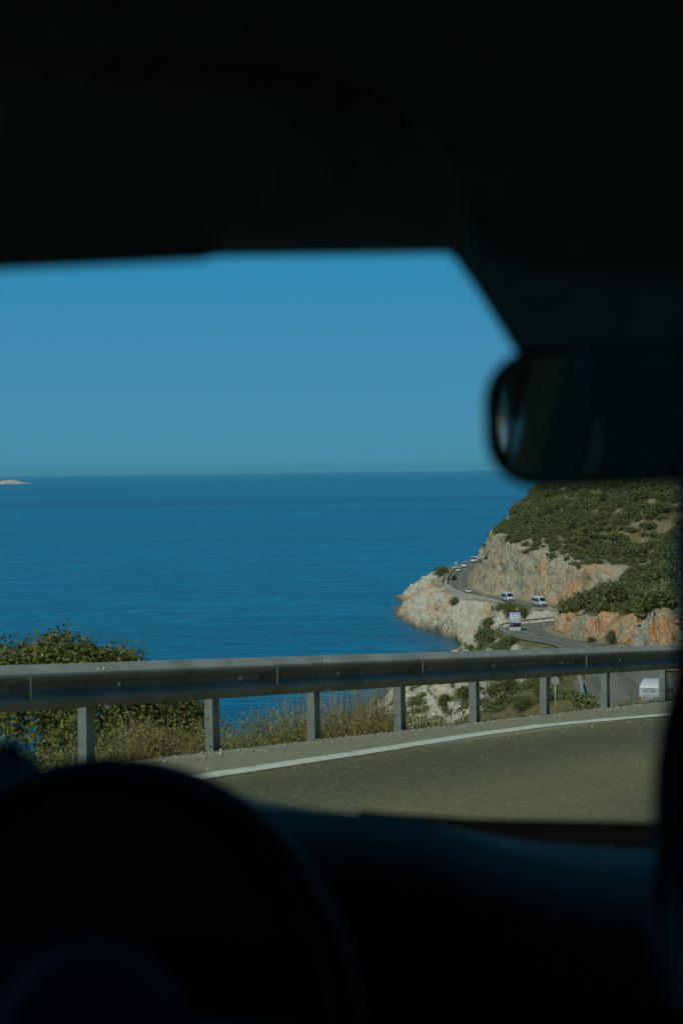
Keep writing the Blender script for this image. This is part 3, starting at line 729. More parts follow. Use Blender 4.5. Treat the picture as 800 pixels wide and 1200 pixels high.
# single shrubs and groups placed where the photograph shows them: px, py of foot, radius px, height factor, label
spots = [
 (517,675,11,1.0,'lone green shrub on the seaward crest beside the far bend'),
 (531,710,8,1.2,'small green shrub standing on pale rock below the far bend'),
 (573,737,13,1.0,'dark shrub left of the two round road signs'),
 (584,719,11,1.0,'low green shrub above and left of the coach'),
 (599,722,13,1.0,'dark rounded shrub directly behind the coach'),
 (616,723,11,1.0,'dark green shrub to the right behind the coach'),
 (572,756,19,1.0,'large dark shrub on the slope left below the coach'),
 (594,760,18,.8,'broad green shrub on the slope right below the coach'),
 (550,760,9,.7,'low olive shrub at the top of the shore rocks'),
 (694,754,7,1.1,'small green shrub at the foot of the orange rock wall'),
 (716,757,8.5,1.9,'upright dark conical shrub before the orange rock wall'),
 (656,735,4,1.1,'tiny dark shrub at the left foot of the orange wall'),
 (490,828,14,.6,'low green shrub strip between pale rocks behind the fourth post'),
 (510,812,12,.7,'green shrub on pale rock left of the fifth post'),
 (528,832,17,1.1,'leafy green shrub just left of the fifth guardrail post'),
 (545,822,16,1.1,'leafy green shrub right behind the fifth guardrail post'),
 (575,820,17,1.1,'dark green shrub between the fifth and sixth posts'),
 (597,818,18,1.2,'dark dense shrub in the middle between fifth and sixth posts'),
 (612,835,15,1.1,'yellow green shrub just left of the sixth guardrail post'),
 (620,800,12,1.0,'olive shrub high up left of the sixth guardrail post'),
 (505,800,10,.9,'shrub on the pale rock just beneath the guardrail beam'),
]
for (px, py, rp, hf, lab) in spots:
    h_ = hit(px, py, 30)
    if h_ is None: print('no hit', px, py); continue
    r = rp / F * h_.y * 1.0
    me = random.choice(FBd)
    o = link('shrub', me); o.location = (h_.x, h_.y, h_.z - .1*r); o.rotation_euler = (0,0,random.uniform(0,6.28)); o.scale = (r, r, r*1.25*hf)
    tag(o, lab, 'shrub')
# low shrubs scattered over the slope between the near road and the shore (reads as one mass)
sv_, sf_ = [], []; nv_ = 0; cnt = 0
FB3 = [far_bush('slope_shrub', 420, M_maquis2, .11, .17, 8, .55) for _ in range(5)]
F3v = [np.array([v.co[:] for v in m.vertices]) for m in FB3]; F3n = [np.array([p.vertices[:] for p in m.polygons]) for m in FB3]
for _ in range(5000):
    X_, Y_ = rng.uniform(-14, 44), rng.uniform(30, 345)
    z_ = float(hz(np.array([X_]), np.array([Y_]))[0]); 
    if z_ < SEA + 2: continue
    e = np.min(np.hypot(RD[:,0]-X_, RD[:,1]-Y_) - RD[:,3])
    if e < 2.6: continue
    dnn = float(fbm(np.array([X_/11]), np.array([Y_/18]), np.array([2.0]), 3)[0])
    palez = Y_ > 205 and z_ < -33
    if dnn < (.28 if palez else -.30): continue
    if z_ < SEA + 5 and Y_ > 200: continue
    if X_ > 33 and Y_ > 130: continue
    if 80 < Y_ < 150 and X_ > 13 and dnn < .25: continue
    qx, qy = proj(X_, Y_, z_)
    if not (380 < qx[0] < 830): continue
    r = rng.uniform(.6, 1.5)*(1 if Y_ > 90 else .6); k = random.randrange(5)
    vv = F3v[k]*[r, r, r] + [X_, Y_, z_-.15*r]; sv_.append(vv); sf_.append(F3n[k]+nv_); nv_ += len(vv); cnt += 1
    if cnt > 900: break
me = npmesh('scrub', np.concatenate(sv_), np.concatenate(sf_)); me.materials.append(M_maquis2)
link('scrub', me, label='low green scrub covering the slope below the guardrail', cat='scrub', kind='stuff')

# near bushes behind the rail at left
def near_bush(name, centre, lobes, nleaf, m, lw, ll, label, nstem=26, cat='bush'):
    b = empty(name, centre, label=label, cat=cat)
    ks = rng.integers(0, len(lobes), nleaf); L = np.array(lobes)
    d = rng.normal(size=(nleaf, 3)); d /= np.linalg.norm(d, axis=1)[:, None]
    # twigs' ends make clusters: snap to directions
    ncl = 70*len(lobes); cd_ = rng.normal(size=(ncl, 3)); cd_ /= np.linalg.norm(cd_, axis=1)[:, None]; ck = rng.integers(0, len(lobes), ncl)
    cpos = L[ck, :3] + cd_ * L[ck, 3:4] * (.62 + .48*rng.random((ncl, 1))) * [1, 1, .95]
    which = rng.integers(0, ncl, nleaf)
    p = cpos[which] + rng.normal(size=(nleaf, 3)) * .055 + d*.03
    v, f = leaves(p, lw, ll, cd_[which]*.6 + d*.3 + [0, 0, .3], .6); me = npmesh('foliage', v, f); me.materials.append(m); link('foliage', me, b)
    mb = MB()
    for i in range(nstem):
        e = cpos[random.randrange(ncl)]; s0 = Vector((random.uniform(-.15,.15), random.uniform(-.15,.15), 0))
        mid = s0.lerp(Vector(e), .5) + Vector((random.uniform(-.12,.12), random.uniform(-.12,.12), .08))
        mb.tube([s0, mid, Vector(e)], [.018, .011, .004], 5)
    mb.build('branch', M_bark, b)
    return b
def gz(X, Y): return float(hz(np.array([X]), np.array([Y]))[0])
def bush_at(px, Y, name, tops, *a, **k):
    """tops: list of (px, py_centre, radius_m) of lobes"""
    q = P(px, 700, Y); base = Vector((q.x, Y, gz(q.x, Y) - .05)); lob = []
    for (lx, ly, r, dy) in tops:
        p = P(lx, ly, Y + dy) - base; lob.append((p.x, p.y, p.z, r))
    return near_bush(name, base, lob, *a, **k)
bush_at(75, 13.6, 'bush', [(66,772,.21,0),(95,778,.17,.1),(140,785,.17,.3),(120,800,.2,.2),(38,782,.18,0),(10,795,.2,0),(75,815,.42,0),(130,830,.36,.1),(40,850,.42,-.3),(100,865,.36,-.4),(-20,800,.4,.2),(-30,860,.45,.3),(175,830,.22,.3)],
        31000, M_near, .024, .048, 'dense leafy green bush rising above the guardrail at the left')
bush_at(190, 14.6, 'bush', [(150,790,.16,0),(200,850,.32,0),(170,835,.32,.2),(225,850,.22,0),(150,860,.26,-.3),(205,835,.22,0)],
        15000, M_near, .022, .042, 'dark low bush behind the rail between first and second posts')
# bare twigs
tb = empty('dead_bush', near_pt(1.12, -.45, -.16), label='bare grey twiggy bush beside the second guardrail post', cat='bush')
mb = MB()
for i in range(22):
    a = random.uniform(0, 6.28); s = Vector((0, 0, 0)); e = Vector((math.cos(a)*random.uniform(.1,.34), math.sin(a)*.2, random.uniform(.06,.34))); m_ = s.lerp(e, .5) + Vector((random.uniform(-.06,.06),)*2 + (.04,))
    mb.tube([s, m_, e], [.007, .004, .002], 4)
    for _ in range(3):
        f_ = m_.lerp(e, random.random()); mb.tube([f_, f_ + Vector((random.uniform(-.1,.1), random.uniform(-.1,.1), random.uniform(.02,.14)))], [.0025, .0012], 3)
mb.build('twig', m_plain('dead_twig', (.36, .31, .24), .9, scale=10), tb)
# weeds and grass along the rail
def blades(n, tf, df, hf, m, name, lab, wdt=.006, lean=.35):
    t = tf(n); d = df(n); base = np.array([near_pt(a, b)[:] for a, b in zip(t, d)]); base[:, 2] = hz(base[:,0], base[:,1]) - .02
    h = hf(n, t); az = rng.uniform(0, 6.28, n); ln = rng.normal(0, lean, n)*h
    dx, dy = np.cos(az)*ln, np.sin(az)*ln
    wa = rng.uniform(0, 6.28, n); wx, wy = np.cos(wa)*wdt, np.sin(wa)*wdt
    v = np.stack([base + np.c_[-wx,-wy,0*wx], base + np.c_[wx,wy,0*wx], base + np.c_[dx*.4+wx*.7, dy*.4+wy*.7, h*.6], base + np.c_[dx*.4-wx*.7, dy*.4-wy*.7, h*.6],
                  base + np.c_[dx+wx*.15, dy+wy*.15, h], base + np.c_[dx-wx*.15, dy-wy*.15, h]], 1).reshape(-1, 3)
    k = np.arange(n)*6; f = np.r_[np.stack([k,k+1,k+2,k+3],1), np.stack([k+3,k+2,k+4,k+5],1)]
    me = npmesh(name, v, f); me.materials.append(m); return link(name, me, label=lab, cat='grass', kind='stuff')
def clus(n, lo, hi, w_, k=40):
    c = rng.uniform(lo, hi, k); return c[rng.integers(0, k, n)] + rng.normal(0, w_, n)
blades(9000, lambda n: clus(n, -3, 26, .12, 170), lambda n: -.10 - np.abs(rng.normal(0, .45, n)), lambda n, t: rng.uniform(.06, .30, n)*np.interp(t, [0,4,6,9,11,14,24], [1.1,1.15,.75,.6,.75,.95,.9]), M_weed, 'grass', 'green and straw coloured grass fringing the road edge')
blades(1700, lambda n: np.r_[clus(n//2, 3.1, 4.9, .10, 12), clus(n-n//2, 5.6, 22, .12, 40)], lambda n: -.35 - np.abs(rng.normal(0, .35, n)), lambda n, t: rng.uniform(.3, .85, n)*np.where(t < 5.2, 1.0, .42), M_dry, 'dry_grass', 'tall dry straw grass standing behind the guardrail', .003, .2)
# leafy weeds
nw = 90000; cl = 900; ct = np.r_[rng.uniform(-3.5, 24, 600), rng.uniform(.5, 6, 300)]; cdd = -.2 - np.abs(rng.normal(0, .5, cl)); 
cb = np.array([near_pt(a, b)[:] for a, b in zip(ct, cdd)]); cb[:, 2] = hz(cb[:,0], cb[:,1]); chh = rng.uniform(.05, .27, cl) * np.interp(ct, [0,4,6,9,11,14,24], [1.2,1.2,.6,.45,.6,.8,.9]) + .06*(ct < 5.2)
wk = rng.integers(0, cl, nw); wp = cb[wk] + np.c_[rng.normal(0, .11, nw), rng.normal(0, .11, nw), rng.random(nw)**.7*chh[wk]*1.25]
v, f = leaves(wp, .012, .030); me = npmesh('weeds', v, f); me.materials.append(M_weed)
link('weeds', me, label='leafy low weeds growing along the outside of the guardrail', cat='weeds', kind='stuff')
# loose gravel on the road edge
ng = 9000; gt = rng.uniform(-4, 24, ng); gd = np.where(rng.random(ng) < .8, .15 + np.abs(rng.normal(0, .13, ng)), rng.uniform(.12, 1.2, ng))
gs = rng.uniform(.003, .009, ng)*np.where(rng.random(ng) < .04, 2.4, 1); octv = np.array([(1,0,0),(0,1,0),(-1,0,0),(0,-1,0),(0,0,.7),(0,0,-.7)]); octf = np.array([(0,1,4),(1,2,4),(2,3,4),(3,0,4),(1,0,5),(2,1,5),(3,2,5),(0,3,5)])
gp = np.array([near_pt(a, b)[:] for a, b in zip(gt, gd)]); gp[:, 2] = np.where(gd > .3, gp[:, 2], np.minimum(gp[:, 2], hz(gp[:,0], gp[:,1]) + .0)) + gs*.3
gp[:, 2] = np.where(gd > -9, np.array([near_z(a) for a in gt]) + gs*.3, gp[:, 2])
gv = (octv[None]*rng.uniform(.6, 1.3, (ng, 6, 1))*gs[:, None, None] + gp[:, None]).reshape(-1, 3); gf = (octf[None] + (np.arange(ng)*6)[:, None, None]).reshape(-1, 3)
me = npmesh('gravel', gv, gf); me.materials.append(m_plain('gravel_stone', (.32, .32, .26), .9, scale=6, var=.4)); link('gravel', me, label='loose pale gravel along the edge of the near road', cat='gravel', kind='stuff')
# a pale stone by the road edge
def rock_mesh(seed, sx, sy, sz):
    bm = bmesh.new(); bmesh.ops.create_icosphere(bm, subdivisions=3, radius=1)
    for v in bm.verts:
        p = np.array(v.co[:]); q = fbm(np.array([p[0]*1.3+seed]), np.array([p[1]*1.3]), np.array([p[2]*1.3]), 3)[0]
        v.co = v.co * (1 + .28*q); v.co.x *= sx; v.co.y *= sy; v.co.z *= sz
    me = bpy.data.meshes.new('stone'); bm.to_mesh(me); bm.free(); me.materials.append(m_plain('pale_stone', (.46, .40, .29), .9, scale=4, bump=.3)); return me
q = near_pt(ray_t(312), -.22); o = link('stone', rock_mesh(3, .10, .07, .06), label='pale stone lying at the road edge behind the guardrail', cat='stone'); o.location = (q.x, q.y, gz(q.x, q.y)+.02)

# ------------------------------------------------------------------ far road barriers, signs, wall
def barrier(i0, i1, side, label, step=1, h=.75):
    o0 = Vector((RD[i0,0], RD[i0,1], RD[i0,2])); e = empty('guardrail', o0, label=label, cat='guardrail')
    mb = MB(); rings = []
    for i in range(i0, i1+1):
        s = side*(RD[i,3]+.75); x_, y_, z_ = RD[i,0]+RN[i,0]*s, RD[i,1]+RN[i,1]*s, RD[i,2]
        nx, nyy = RN[i]*side
        r = []
        for a, b in ((0,h),(-.08,h-.06),(-.01,h-.15),(-.08,h-.24),(0,h-.31),(.02,h-.31),(.02,h)):
            r.append((x_+nx*a-o0.x, y_+nyy*a-o0.y, z_+b-o0.z))
        rings.append(r)
    mb.loft(rings); mb.build('beam', M_steel_far, e)
    mb = MB()
    for i in range(i0, i1+1, 2):
        s = side*(RD[i,3]+.80); x_, y_, z_ = RD[i,0]+RN[i,0]*s, RD[i,1]+RN[i,1]*s, RD[i,2]
        mb.box((x_-o0.x-.05, y_-o0.y-.05, z_-o0.z-.9), (x_-o0.x+.05, y_-o0.y+.05, z_-o0.z+h-.05))
    p = mb.build('post', M_steel_far, e); p['kind'] = 'stuff'
def ix(X, Y, jm=0): return road_at(X, Y, jm)
i_hair = ix(31, 108); i_b = ix(31, 225); i_c = ix(54, 334); i_d = ix(57.5, 397); i_e = ix(39, 469); i_f = ix(55.5, 641)
barrier(ix(41,105), ix(27,160), -1, 'steel guardrail curving round the outside of the lower bend')
barrier(ix(31.5,245), i_c, -1, 'grey guardrail on the bend where the coach drives')
barrier(i_e - 5, i_f + 8, -1, 'long pale guardrail round the seaward side of the far bend')
# retaining wall under the far bend and along the straight
def ret_wall(i0, i1, side, h, label):
    mb = MB(); rings = []; o0 = Vector((RD[i0,0], RD[i0,1], RD[i0,2]))
    for i in range(i0, i1+1):
        s0 = side*(RD[i,3]+.95); s1 = side*(RD[i,3]+1.35); f = math.sin(math.pi*min(1, max(0, (i-i0)/(i1-i0))))**.4
        hh = .3 + h*f; r = []
        for s_, z_ in ((s0, .25), (s1, .25), (s1+side*.3, -hh), (s0, -hh)):
            r.append((RD[i,0]+RN[i,0]*s_-o0.x, RD[i,1]+RN[i,1]*s_-o0.y, z_))
        rings.append(r)
    mb.loft(rings); o = mb.build('retaining_wall', M_conc, label=label, cat='retaining wall'); o.location = o0
ret_wall(ix(49,424), ix(38.4,490), -1, 2.6, 'pale concrete retaining wall carrying the seaward edge of the straight')
ret_wall(ix(38.4,503), ix(42,548), -1, 3.2, 'white retaining wall below the outermost curve of the far bend')

def round_sign(px, py_foot, diam_px, h_px, label, group=None, face=M_signback, Yfix=None):
    h = hit(px, py_foot, 40) if Yfix is None else None
    if Yfix is not None:
        q = P(px, py_foot, Yfix); h = Vector((q.x, Yfix, gz(q.x, Yfix)))
    s = h.y / F; r = diam_px*s/2; top = P(px, py_foot - h_px, h.y).z - h.z
    e = empty('road_sign', h, label=label, cat='road sign', group=group)
    mb = MB(); mb.tube([(0,0,-.2), (0,0,top)], .05 if h.y > 200 else .035, 6); mb.build('pole', M_signback, e)
    mb = MB(); rings = []
    for yy, k in ((-.07, .96), (-.055, 1), (-.045, 1), (-.04, .96)):
        rings.append([(math.cos(a)*r*k, yy, top - r + math.sin(a)*r*k) for a in [2*math.pi*i/20 for i in range(20)]])
    mb.loft(rings); mb.build('disc', face, e); return e
round_sign(650.5, 834, 10, 41, 'round road sign seen from behind between sixth and seventh posts', Yfix=103)
M_signw = mat('sign_face_pale', (.62, .68, .66), .4); M_signblue = mat('sign_face_blue', (.05, .18, .45), .4)
round_sign(583.8, 737, 4.6, 13, 'pale round sign standing left of the coach', face=M_signw)
round_sign(588.8, 736, 4.4, 14.5, 'round sign on a taller post nearest the coach', face=M_signw)
def delineator(X, Y, Z_, label, group=None, h=.9):
    e = empty('delineator_post', (X, Y, Z_), label=label, cat='marker post', group=group)
    mb = MB(); mb.box((-.09,-.05,-.1), (.09,.05,h), bev=.02); mb.build('body', M_white, e)
    mb = MB(); mb.box((-.07,-.056,h-.28), (.07,-.051,h-.12)); mb.build('reflector', M_red, e); return e
for (px, py, lab) in ((637,734.5,'white marker post on the inside of the coach bend'), (567.3,700.5,'white marker post beside the straight below the cliff')):
    rp = hit(px, py, 180); delineator(rp.x, rp.y, rp.z, lab, h=1.0)
for (px, yy, lab) in ((526, 540, 'leftmost pale sign disc at the far bend barrier'), (532, 565, 'middle pale sign disc at the far bend barrier'), (541.3, 610, 'rightmost pale sign disc at the far bend barrier')):
    q = P(px, 660, yy); j = road_at(q.x, q.y, i_e); s = -(RD[j,3]+1.2)
    X_, Y_ = RD[j,0]+RN[j,0]*s, RD[j,1]+RN[j,1]*s
    e = empty('road_sign', (X_, Y_, RD[j,2]-.1), label=lab, cat='road sign')
    mb = MB(); mb.tube([(0,0,-.3), (0,0,2.0)], .06, 6); mb.build('pole', M_signback, e)
    mb = MB(); mb.loft([[(math.cos(a)*.45, y2, 1.8+math.sin(a)*.45) for a in [2*math.pi*i/16 for i in range(16)]] for y2 in (-.08, -.05)]); mb.build('disc', M_signw, e)
# small red and white chevron panel at the rock wall
h = hit(662, 737, 180); e = empty('chevron_sign', h, label='small red and white board before the orange rock wall', cat='road sign')
mb = MB(); mb.box((-.05,0,0),(.05,.06,1.0)); mb.build('pole', M_signback, e)
mb = MB(); mb.box((-.4,-.06,.75),(.4,-.02,1.25)); bd = mb.build('board', M_white, e)
mb = MB()
for k in range(3): mb.prism([(-.34+k*.24,-.065,.78),(-.22+k*.24,-.065,1.0),(-.34+k*.24,-.065,1.22),(-.24+k*.24,-.065,1.22),(-.12+k*.24,-.065,1.0),(-.24+k*.24,-.065,.78)], (0,.004,0))
mb.build('chevron', M_red, bd)

# ------------------------------------------------------------------ vehicles
def rrect(y, hw, z0, z1, r, n=3, tw=None):
    """rounded rectangle ring in the x-z plane at y; tw = half width at the top"""
    tw = hw if tw is None else tw; out = []
    for cx, cz, a0, W_ in ((1,-1,-90,hw),(1,1,0,tw),(-1,1,90,tw),(-1,-1,180,hw)):
        for i in range(n+1):
            a = R(a0 + 90*i/n); out.append(((W_-r)*cx + math.cos(a)*r, y, ((z1-r) if cz > 0 else (z0+r)) + math.sin(a)*r))
    return out
def wheels(e, ys, hw, r, n=14):
    mbt = MB(); mbt.loft([[(xx, math.cos(a)*rr, math.sin(a)*rr) for a in [2*math.pi*i/n for i in range(n)]] for xx, rr in ((-.11,r*.92),(-.09,r),(.09,r),(.11,r*.92))])
    tm = mbt.mesh('tyre', M_tyre); mbr = MB(); mbr.loft([[(xx, math.cos(a)*rr, math.sin(a)*rr) for a in [2*math.pi*i/n for i in range(n)]] for xx, rr in ((-.118,r*.5),(-.105,r*.62),(.105,r*.62),(.118,r*.5))])
    rm = mbr.mesh('rim', M_rim)
    for yy in ys:
        for s in (-1, 1):
            o = link('wheel', tm, e); o.location = (s*(hw-.10), yy, r); link('rim', rm, o)
def make_car(paint, name, cat, label, suv=False, scale_h=1.0):
    e = empty(name, (0,0,0), label=label, cat=cat); h = 1.0 if not suv else 1.16; hw = .9
    mb = MB(); st = [(-2.15,.78,.34,.72),(-2.05,.86,.26,.86),(-1.4,.9,.22,.96),(-.6,.9,.22,.97),(.5,.9,.22,.96),(1.1,.9,.22,.90),(1.8,.87,.24,.78),(2.1,.80,.30,.66),(2.18,.72,.36,.58)]
    mb.loft([rrect(y, w_, a, b*h, .10, 3) for y, w_, a, b in st], sm=True); mb.build('body', paint, e)
    tail = -2.0 if suv else -1.75
    mb = MB(); gh = [(tail,.72,.90,.98,.70),(tail+.35,.76,.90,1.42,.62),(-.3,.78,.90,1.47,.62),(.25,.78,.90,1.42,.60),(1.15,.74,.86,.93,.70)]
    mb.loft([rrect(y, w_, a*h, b*h, .03, 2, tw) for y, w_, a, b, tw in gh], sm=False); mb.build('window', M_glassd, e)
    mb = MB(); mb.loft([rrect(y, w_, a*h, b*h, .02, 2) for y, w_, a, b in ((tail+.28,.60,1.39,1.44),(tail+.5,.62,1.43,1.475),(-.3,.63,1.45,1.50),(.2,.60,1.41,1.455))]); mb.build('roof', paint, e)
    for s in (-1, 1):
        mb = MB()
        for ya, za, yb, zb in ((1.12,.92,.22,1.42),(-.35,.92,-.35,1.45),(tail+.02,.95,tail+.36,1.40)):
            mb.tube([(s*.765, ya, za*h), (s*.635, yb, zb*h)], .035, 4)
        mb.build('pillar', paint, e)
        mb = MB(); mb.box((s*.62-.15, 2.06, .55*h), (s*.62+.15, 2.17, .68*h), bev=.02); mb.build('headlight', M_head, e)
        mb = MB(); mb.box((s*.68-.12, -2.14, .66*h), (s*.68+.12, -2.05, .82*h), bev=.02); mb.build('tail_light', M_tail, e)
    wheels(e, (-1.3, 1.35), hw, .32); return e
def make_van(name, label, front_glass=True):
    e = empty(name, (0,0,0), label=label, cat='van'); hw = 1.0
    mb = MB(); st = [(-2.9,.94,.40,2.36),(-2.8,.99,.32,2.48),(0,1.0,.30,2.52),(1.3,.99,.30,2.46),(1.75,.97,.30,2.1),(2.25,.96,.30,1.45),(2.4,.95,.30,1.25),(2.85,.90,.34,1.08),(2.98,.82,.42,.92)]
    mb.loft([rrect(y, w_, a, b, .14, 3, w_-.07) for y, w_, a, b in st], sm=True); mb.build('body', M_whiteb, e)
    mb = MB(); p = [(-.80,2.33,1.44),(.80,2.33,1.44),(.74,1.66,2.24),(-.74,1.66,2.24)]; mb.prism(p, (0,.05,.05)); mb.build('windscreen', M_glassd, e)
    for s in (-1, 1):
        mb = MB(); mb.prism([(s*1.0,1.15,1.30),(s*.985,2.05,1.30),(s*.93,1.62,2.0),(s*.95,1.15,2.0)], (s*.012,0,0)); mb.build('door_window', M_glassd, e)
        for y0, y1 in ((-.05,1.0),(-1.3,-.2),(-2.6,-1.45)):
            mb = MB(); mb.prism([(s*1.0,y0,1.30),(s*1.0,y1,1.30),(s*.955,y1,2.0),(s*.955,y0,2.0)], (s*.012,0,0)); mb.build('side_window', M_glassd, e)
        mb = MB(); mb.box((s*.68-.15,2.80,.72),(s*.68+.15,2.97,.96),bev=.03); mb.build('headlight', M_head, e)
        mb = MB(); mb.box((s*.86-.07,-2.95,1.0),(s*.86+.07,-2.86,1.7),bev=.02); mb.build('tail_light', M_tail, e)
        mb = MB(); mb.box((s*1.12-.07,1.95,1.35),(s*1.12+.07,2.05,1.65),bev=.02); mb.build('wing_mirror', M_black, e)
    mb = MB(); mb.box((-.55,2.92,.52),(.55,2.99,.78),bev=.02); mb.build('grille', M_black, e)
    mb = MB(); mb.box((-.78,-2.935,1.35),(.78,-2.88,2.02),bev=.02); mb.build('rear_window', M_glassd, e)
    wheels(e, (-1.75, 1.9), hw, .36); return e
def place(e, px, py, hd=1, lat=None, jmin=ROAD_SPLIT, jmax=None, dyaw=0):
    rp = road_pt(px, py, jmin, jmax)
    if rp is None: print('no road at', px, py); return
    j, la, X_, Y_ = rp
    if lat is not None: X_, Y_ = RD[j,0]+RN[j,0]*lat, RD[j,1]+RN[j,1]*lat
    e.location = (X_, Y_, RD[j,2]+.01); t = RT[j]*hd
    e.rotation_euler = (0, 0, math.atan2(-t[0], t[1]) + dyaw); return j, la, Y_
# cars come towards us (hd=-1) or drive away (hd=+1)
van = make_van('minibus', 'white minibus on the straight, left of the two below the cliff'); print(place(van, 594.5, 704.5, -1, jmin=i_d-6, jmax=i_e+5))
van2 = copy_tree(van); van2['label'] = 'white minibus on the straight, right of the two below the cliff'; print(place(van2, 631.5, 710, -1, jmin=i_d-10, jmax=i_e+5))
van3 = copy_tree(van); van3['label'] = 'white minibus farthest off where the road vanishes behind the cliff'; print(place(van3, 555.8, 659, -1, jmin=i_e))
c1 = make_car(M_white, 'parked_car', 'car', 'white car on its own entering the straight after the bend'); c1.name = 'car'; print(place(c1, 548.5, 694.5, 1, jmin=i_e-8))
c2 = make_car(M_cark, 'car', 'car', 'black car between two white ones on the far bend'); print(place(c2, 535.5, 679, 1, lat=-1.7, jmin=i_e))
c3 = copy_tree(c1); c3['label'] = 'white car just behind the black car on the far bend'; print(place(c3, 535.8, 669.6, 1, lat=-1.7, jmin=i_e))
c4_ = make_car(M_white, 'car', 'car', 'large white off-roader at the top of the far bend', suv=True); print(place(c4_, 539, 664.5, -1, lat=-1.2, jmin=i_e)); c4_.scale = (1.1,1.1,1.15)
c5 = copy_tree(c1); c5['label'] = 'low white car next to the farthest minibus'; print(place(c5, 549.5, 658.2, -1, lat=-1.8, jmin=i_e))
# coach
b = empty('coach', (0,0,0), label='white coach with red stripe and painted blue windscreen reflection rounding the near bend', cat='coach')
mb = MB(); mb.loft([rrect(y, w_, a, bb, .16, 3, w_-.05) for y, w_, a, bb in ((-5.6,1.2,.45,3.1),(-5.4,1.25,.35,3.3),(5.2,1.25,.33,3.3),(5.55,1.22,.35,3.15),(5.7,1.16,.4,2.7))], sm=True); mb.build('body', M_whiteb, b)
mb = MB(); mb.loft([rrect(y, 1.262, .32, 1.12, .1, 3) for y in (-5.5, 5.3)] + [rrect(5.74, 1.2, .36, 1.08, .1, 3)]); mb.build('lower_panel', M_whiteb, b)
mb = MB(); mb.box((-1.27,-5.45,1.125),(1.27,5.72,1.27),bev=.02); mb.build('stripe', M_red, b)
mb = MB(); mb.prism([(-1.16,5.74,1.30),(1.16,5.74,1.30),(1.12,5.60,3.0),(-1.12,5.60,3.0)], (0,.02,0)); ws_ = mb.build('windscreen', M_glassd, b)
mb = MB(); mb.prism([(.35,5.77,1.55),(1.05,5.77,1.55),(1.02,5.70,2.2),(.35,5.70,2.2)], (0,.01,0)); mb.build('print', M_blue, ws_)  # blue reflection in the coach windscreen, painted as a panel
mb = MB(); mb.prism([(.4,5.72,2.3),(1.0,5.72,2.3),(.98,5.655,2.75),(.4,5.655,2.75)], (0,.01,0)); mb.build('print', M_whiteb, ws_)  # white part of the same painted windscreen reflection
mb = MB(); mb.box((-.9,1.2,3.29),(.9,4.4,3.62),bev=.12); mb.build('roof_unit', M_whiteb, b)
for s in (-1, 1):
    for k in range(6):
        mb = MB(); mb.box((s*1.262-.008,-5.0+k*1.7,1.6),(s*1.262+.008,-3.4+k*1.7,2.75)); mb.build('side_window', M_glassd, b)
    mb = MB(); mb.box((s*.85-.2,5.66,.6),(s*.85+.2,5.76,.82),bev=.03); mb.build('headlight', M_head, b)
    mb = MB(); mb.box((s*1.45-.1,5.6,2.2),(s*1.45+.1,5.75,2.75),bev=.04); mb.tube([(s*1.2,5.5,3.0),(s*1.45,5.7,2.75)], .03, 5); mb.build('wing_mirror', M_whiteb, b)
wheels(b, (-3.4, 3.6), 1.25, .5); b.scale = (.84, .84, .84); print('coach', place(b, 603.5, 738, -1, jmin=i_b, jmax=i_c))
# near white van beyond the rail
nv = copy_tree(van); nv.name = 'van'; nv['label'] = 'white van seen from behind through the guardrail at right'
nv['category'] = 'van'
q = P(764, 804, 109.0); nv.location = (q.x + math.sin(R(15))*2.9, 109 + math.cos(R(15))*2.9, q.z - 2.48); nv.rotation_euler = (0, 0, R(-15)); print('near van', nv.location)
for ch in list(nv.children):
    if ch.name.startswith('rear_window'): bpy.data.objects.remove(ch)
for xa, xb in ((-.70, -.10), (.06, .66)):
    mb = MB(); mb.box((xa,-2.952,1.36),(xb,-2.90,1.86),bev=.02); mb.build('rear_window', M_grey, nv)
mb = MB()
for k in range(11):
    if k not in (3, 8): mb.box((-.66+k*.12,-2.952,2.10),(-.58+k*.12,-2.88,2.20))
for k in range(7): mb.box((-.5+k*.1,-2.94,2.27),(-.43+k*.1,-2.87,2.32))
mb.build('lettering', M_grey, nv)
nvl = nv.location.copy()

# ------------------------------------------------------------------ the vehicle we sit in
cab = empty('minibus', (.25, 0, -2.1), label='dark minibus interior that the view looks out from', cat='minibus')
cab.name = 'minibus_cabin'
LO = Vector(cab.location)
def cl_(p): return Vector(p) - LO
def part(mb, name, m, parent=cab, **k):
    mb.v = [tuple(Vector(v) - LO) for v in mb.v]; return mb.build(name, m, parent, **k)
def slab(pix, Y, depth, name, m, parent=cab, Yfun=None, **k):
    mb = MB(); pts = [P(px, py, (Yfun(px, py) if Yfun else Y)) for px, py in pix]; mb.prism(pts, (0, depth, 0)); return part(mb, name, m, parent)
def arc(cx, cy, r, a0, a1, n=8): return [(cx + r*math.cos(R(a0+(a1-a0)*i/n)), cy + r*math.sin(R(a0+(a1-a0)*i/n))) for i in range(n+1)]
# header above the windscreen, sloping roof lining back over the camera
YH = .98
hp = P(300, 296, YH); x_l, x_r = -.85, 1.35
mb = MB(); rings = []
for xx in np.linspace(x_l, x_r, 15):
    px_ = 400 + F*xx/YH
    low = P(px_, 299 - .014*(px_-255), YH).z
    rings.append([(xx, YH-.03, low+.012), (xx, YH, low), (xx, YH+.05, low+.006), (xx, YH+.10, low+.10), (xx, YH-.05, low+.16)])
mb.loft(rings, sm=True); part(mb, 'windscreen_header', M_header)
mb = MB(); rings = []
for yy, zz in ((YH+.05, hp.z+.05), (YH-.08, hp.z+.075), (YH-.35, hp.z+.10), (.2, hp.z+.16), (-1.2, hp.z+.20), (-3.2, hp.z+.18)):
    rings.append([(xx, yy, zz + .05*(1-((xx-.25)/1.1)**2) - (.05 if abs(xx-.25) > 1.0 else 0)) for xx in np.linspace(x_l, x_r, 13)])
